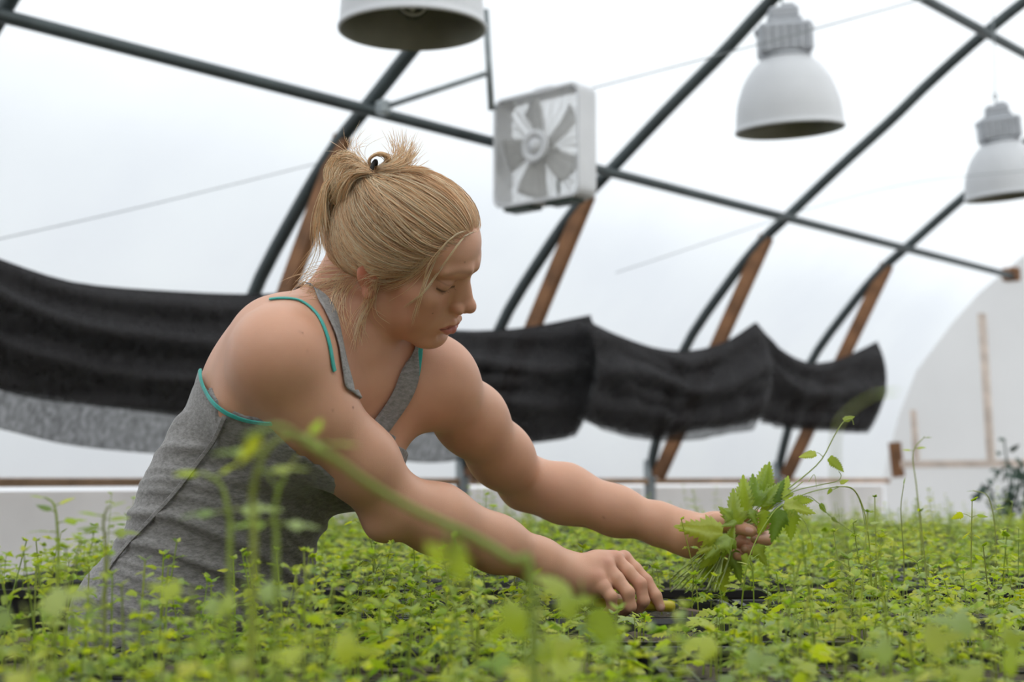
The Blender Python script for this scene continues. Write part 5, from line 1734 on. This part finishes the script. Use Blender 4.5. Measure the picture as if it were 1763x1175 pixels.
    vine([down(640, 1010, 2.15)] + vv([(642, 960, 2.15), (632, 915, 2.15), (610, 895, 2.15)]), 'dark curled shoot between the shirt and the nearer elbow', [(.98, .014, (-1, 0, -.3), 0), (.9, .012, (.4, 0, .6), 0), (.5, .020, (1, -.2, .2), 0), (.42, .02, (-1, -.2, .1), 0)], .0012)
    vine([down(1022, 1095, 1.7)] + vv([(1020, 1080, 1.7), (1015, 1058, 1.7)]), 'tiny dark-leaved shoot under the knife hand', [(.95, .018, (1, 0, .3), 0), (.9, .018, (-1, 0, -.1), 0)], .0010)
    # dark plant against the end wall
    dk = empty('dark_plant', W(1738, 890, 6.6)); dk.location.z = SOIL; tag(dk, 'blurred dark green plant against the end wall at the right edge', 'plant')
    ds = MB(); dl = MB()
    for i in range(90):
        a = np.array([dk.location[0], dk.location[1], SOIL]); tip = W(1738 + prs.randn() * 22, 845 + prs.randn() * 28, 6.6 + prs.randn() * .08)
        if i % 8 == 0: ds.tube(smooth_path([a, (a + tip) / 2 + prs.randn(3) * .02, tip], 8), .004, 5)
        V, F = LEAF_HI[i % 3]; dl.add(V * prs.uniform(.03, .055) @ leaf_frame(prs.randn(3), 0, prs.randn()).T + tip, F)
    M_DKLEAF = mat_basic('dark_leaf', (.035, .075, .05), rough=.5)
    ds.build('stem', M_DKLEAF, dk, True); q = dl.build('foliage', M_DKLEAF, dk, True); q['kind'] = 'stuff'

# ------------------------------------------------------------------ the bunch in the far hand
if 'bunch' not in SKIP:
    M_CUT = leaf_mat('cut_stem', [(.34, .44, .12), (.48, .56, .20), (.28, .38, .08)], [(.4, .5, .1), (.5, .6, .15)], .2)
    grip = W(1268, 922, 2.092)
    bunch = empty('leaf_bunch', grip); tag(bunch, 'bunch of freshly cut toothed green leaves held in the farther hand', 'leaves')
    def bstem(pts, r=.0010, name='stem'):
        return MB().tube(smooth_path(pts, 26), np.linspace(r, r * .6, 26), 5).build(name, M_CUT, bunch, True)
    def bleaf(px, py, d, tipx, tipy, dd, kind, face=(0, -1, .4), droop=None, wid=1.0):
        """leaf from its stalk end at (px,py,d) to its tip"""
        a = W(px, py, d); b = W(tipx, tipy, d + dd); L = np.linalg.norm(b - a); x = (b - a) / L
        n = np.asarray(face, float); n = unit(n - x * (n @ x)); y = np.cross(n, x)
        V, F = leaf_geo(20, .25 * wid, [.03, .15, .09][kind], .17, .34, .25, 3)
        V = V * np.array([1, 1, prs.uniform(.6, 1.6)])
        V[:, 2] += .05 * np.sin(V[:, 0] * 8 + prs.rand() * 6) * np.abs(V[:, 1]) * 2 + .012 * np.sin(2 * PI * (V[:, 0] * 7 - np.abs(V[:, 1]) * 6)) * np.clip(np.abs(V[:, 1]) * 8, 0, 1)
        mesh_obj('leaf', a + (V * L) @ np.stack([x, y, n], 0), F, M_HOP, bunch, True, np.full(len(V), prs.rand()))
    # stems gathered in the fist: cut ends hang below, leafy ends above
    for i in range(26):
        o = prs.randn(2) * 8
        g = W(1262 + o[0] * .5, 918 + o[1] * .5, 2.095 + prs.uniform(-.012, .02))
        lo = W(1205 + prs.uniform(-52, 45), 985 + prs.uniform(0, 38), 2.05 + prs.randn() * .012)
        hi = W(1300 + prs.uniform(-50, 85), 860 + prs.uniform(-30, 40), 2.09 + prs.randn() * .015)
        bstem([lo, (lo + g) / 2 + R3() * .003, g, (g + hi) / 2 + R3() * .003, hi], .0012)
    for q in [(1266, 905, 2.06, 1262, 842, 0, 1), (1283, 880, 2.07, 1278, 818, .0, 0), (1300, 872, 2.075, 1296, 815, .005, 1), (1308, 862, 2.09, 1318, 800, 0, 0), (1318, 850, 2.09, 1330, 796, .0, 0), (1310, 868, 2.08, 1340, 832, -.01, 2), (1325, 866, 2.08, 1352, 826, 0, 2), (1346, 860, 2.08, 1358, 818, .01, 1),
              (1262, 895, 2.06, 1240, 872, -.01, 1), (1268, 898, 2.058, 1243, 905, -.008, 0), (1290, 878, 2.065, 1305, 905, -.012, 1), (1320, 880, 2.06, 1308, 925, -.01, 2), (1345, 878, 2.05, 1330, 935, -.012, 2), (1360, 878, 2.06, 1362, 932, -.006, 2), (1350, 868, 2.07, 1405, 880, -.015, 1), (1366, 862, 2.07, 1402, 862, 0, 0),
              (1244, 918, 2.05, 1164, 902, -.006, 2), (1250, 925, 2.05, 1198, 950, -.01, 2), (1256, 925, 2.045, 1212, 960, -.012, 1), (1262, 928, 2.05, 1240, 960, -.006, 1), (1236, 950, 2.055, 1204, 980, -.005, 0), (1252, 945, 2.06, 1262, 905, -.01, 0), (1300, 940, 2.06, 1325, 975, .0, 1), (1280, 955, 2.06, 1300, 985, -.01, 0), (1240, 965, 2.10, 1252, 1030, .0, 2), (1228, 962, 2.105, 1232, 1020, 0, 2), (1218, 960, 2.11, 1212, 1005, 0, 2), (1262, 950, 2.09, 1280, 1005, 0, 1), (1298, 862, 2.085, 1268, 838, .005, 0), (1332, 872, 2.085, 1290, 850, .01, 2)]:
        px, py, d, tx, ty, dd, kind = q
        bleaf(px, py, d, tx, ty, dd, kind, (prs.uniform(-.35, .35), -1, prs.uniform(.0, .9)))
    # long shoots leaving the bunch
    s1 = vv([(1290, 900, 2.09), (1330, 862, 2.085), (1370, 832, 2.085), (1412, 795, 2.08), (1436, 752, 2.08), (1452, 727, 2.08), (1466, 722, 2.08), (1470, 732, 2.08)]); bstem(s1, .0012)
    bleaf(1405, 781, 2.08, 1375, 786, .0, 0, (0, -.9, .5)); bleaf(1428, 788, 2.08, 1455, 812, -.005, 0, (.2, -1, .1)); bleaf(1452, 724, 2.08, 1472, 716, 0, 0)
    for e in vv([(1404, 786, 2.08)]): pass
    bstem(vv([(1418, 788, 2.08), (1408, 780, 2.08), (1400, 784, 2.08)]), .0006)
    s2 = vv([(1300, 895, 2.085), (1360, 850, 2.08), (1410, 836, 2.08), (1440, 830, 2.08), (1448, 820, 2.08), (1444, 812, 2.08)]); bstem(s2, .0009); bleaf(1446, 832, 2.08, 1462, 826, 0, 0); bleaf(1432, 842, 2.08, 1424, 852, 0, 0)
    s3 = vv([(1300, 900, 2.08), (1370, 858, 2.075), (1420, 842, 2.07), (1462, 840, 2.07), (1480, 862, 2.07), (1490, 905, 2.07)]); bstem(s3, .0010)
    s4 = vv([(1310, 895, 2.08), (1380, 856, 2.075), (1408, 866, 2.07), (1428, 888, 2.07), (1472, 920, 2.065)]); bstem(s4, .0008); bleaf(1412, 868, 2.07, 1424, 884, 0, 0); bleaf(1432, 892, 2.07, 1444, 900, 0, 0)
    s5 = vv([(1345, 870, 2.07), (1380, 892, 2.065), (1394, 920, 2.065), (1398, 940, 2.065)]); bstem(s5, .0007); bleaf(1396, 935, 2.065, 1394, 958, 0, 0)
    s6 = vv([(1392, 830, 2.08), (1402, 818, 2.08), (1406, 840, 2.08)]); bstem(s6, .0006)
    # tall stem in front of the bunch, rooted in its tray
    vine([down(1272, 1085, 2.0), W(1275, 1060, 2.0), W(1284, 985, 2.0), W(1300, 935, 2.01), W(1330, 885, 2.02), W(1348, 868, 2.03)], 'slender stem standing in front of the bunch of leaves', [(.35, .022, (-1, -.3, .15), 2), (.38, .020, (1, -.3, .1), 2), (.2, .016, (-.8, .3, .2), 0)], .0015)
    # the knife
    kn = empty('small_knife', W(1090, 1045, 1.935)); tag(kn, 'small knife with a yellow-green handle and short narrow blade in the nearer hand', 'knife')
    M_HANDLE = mat_basic('yellow_green_plastic', (.50, .42, .03), rough=.4, var=.05); M_BLADE = mat_basic('worn_steel_blade', (.12, .075, .05), rough=.4, metallic=.4, var=.2, scale=90)
    h0, h1 = W(1022, 1038, 1.922), W(1160, 1045, 1.950)
    MB().tube([h0 + (h1 - h0) * t for t in (0, .03, .2, .5, .8, .96, 1)], [.004, .0062, .0074, .0070, .0076, .0078, .0066], 14).build('handle', M_HANDLE, kn, True)
    MB().tube([h1 - (h1 - h0) * .0, h1 + (h1 - h0) * .05], [.0050, .0042], 12).build('ferrule', M_TRAY, kn, True)
    b0, b1 = W(1163, 1046, 1.950), W(1207, 1053, 1.955); ax = unit(b1 - b0); sd_ = unit(np.cross(ax, [0, -.5, .9])); up = np.cross(sd_, ax)
    vs = []
    for t, w in ((0, .0032), (.2, .0036), (.6, .0034), (.85, .0024), (1, .0004)):
        p = b0 + (b1 - b0) * t; vs += [p - sd_ * w, p + up * .0006, p + sd_ * w, p - up * .0006]
    MB().add(vs, [(i * 4 + j, i * 4 + (j + 1) % 4, (i + 1) * 4 + (j + 1) % 4, (i + 1) * 4 + j) for i in range(4) for j in range(4)] + [(3, 2, 1, 0), (16, 17, 18, 19)]).build('blade', M_BLADE, kn)
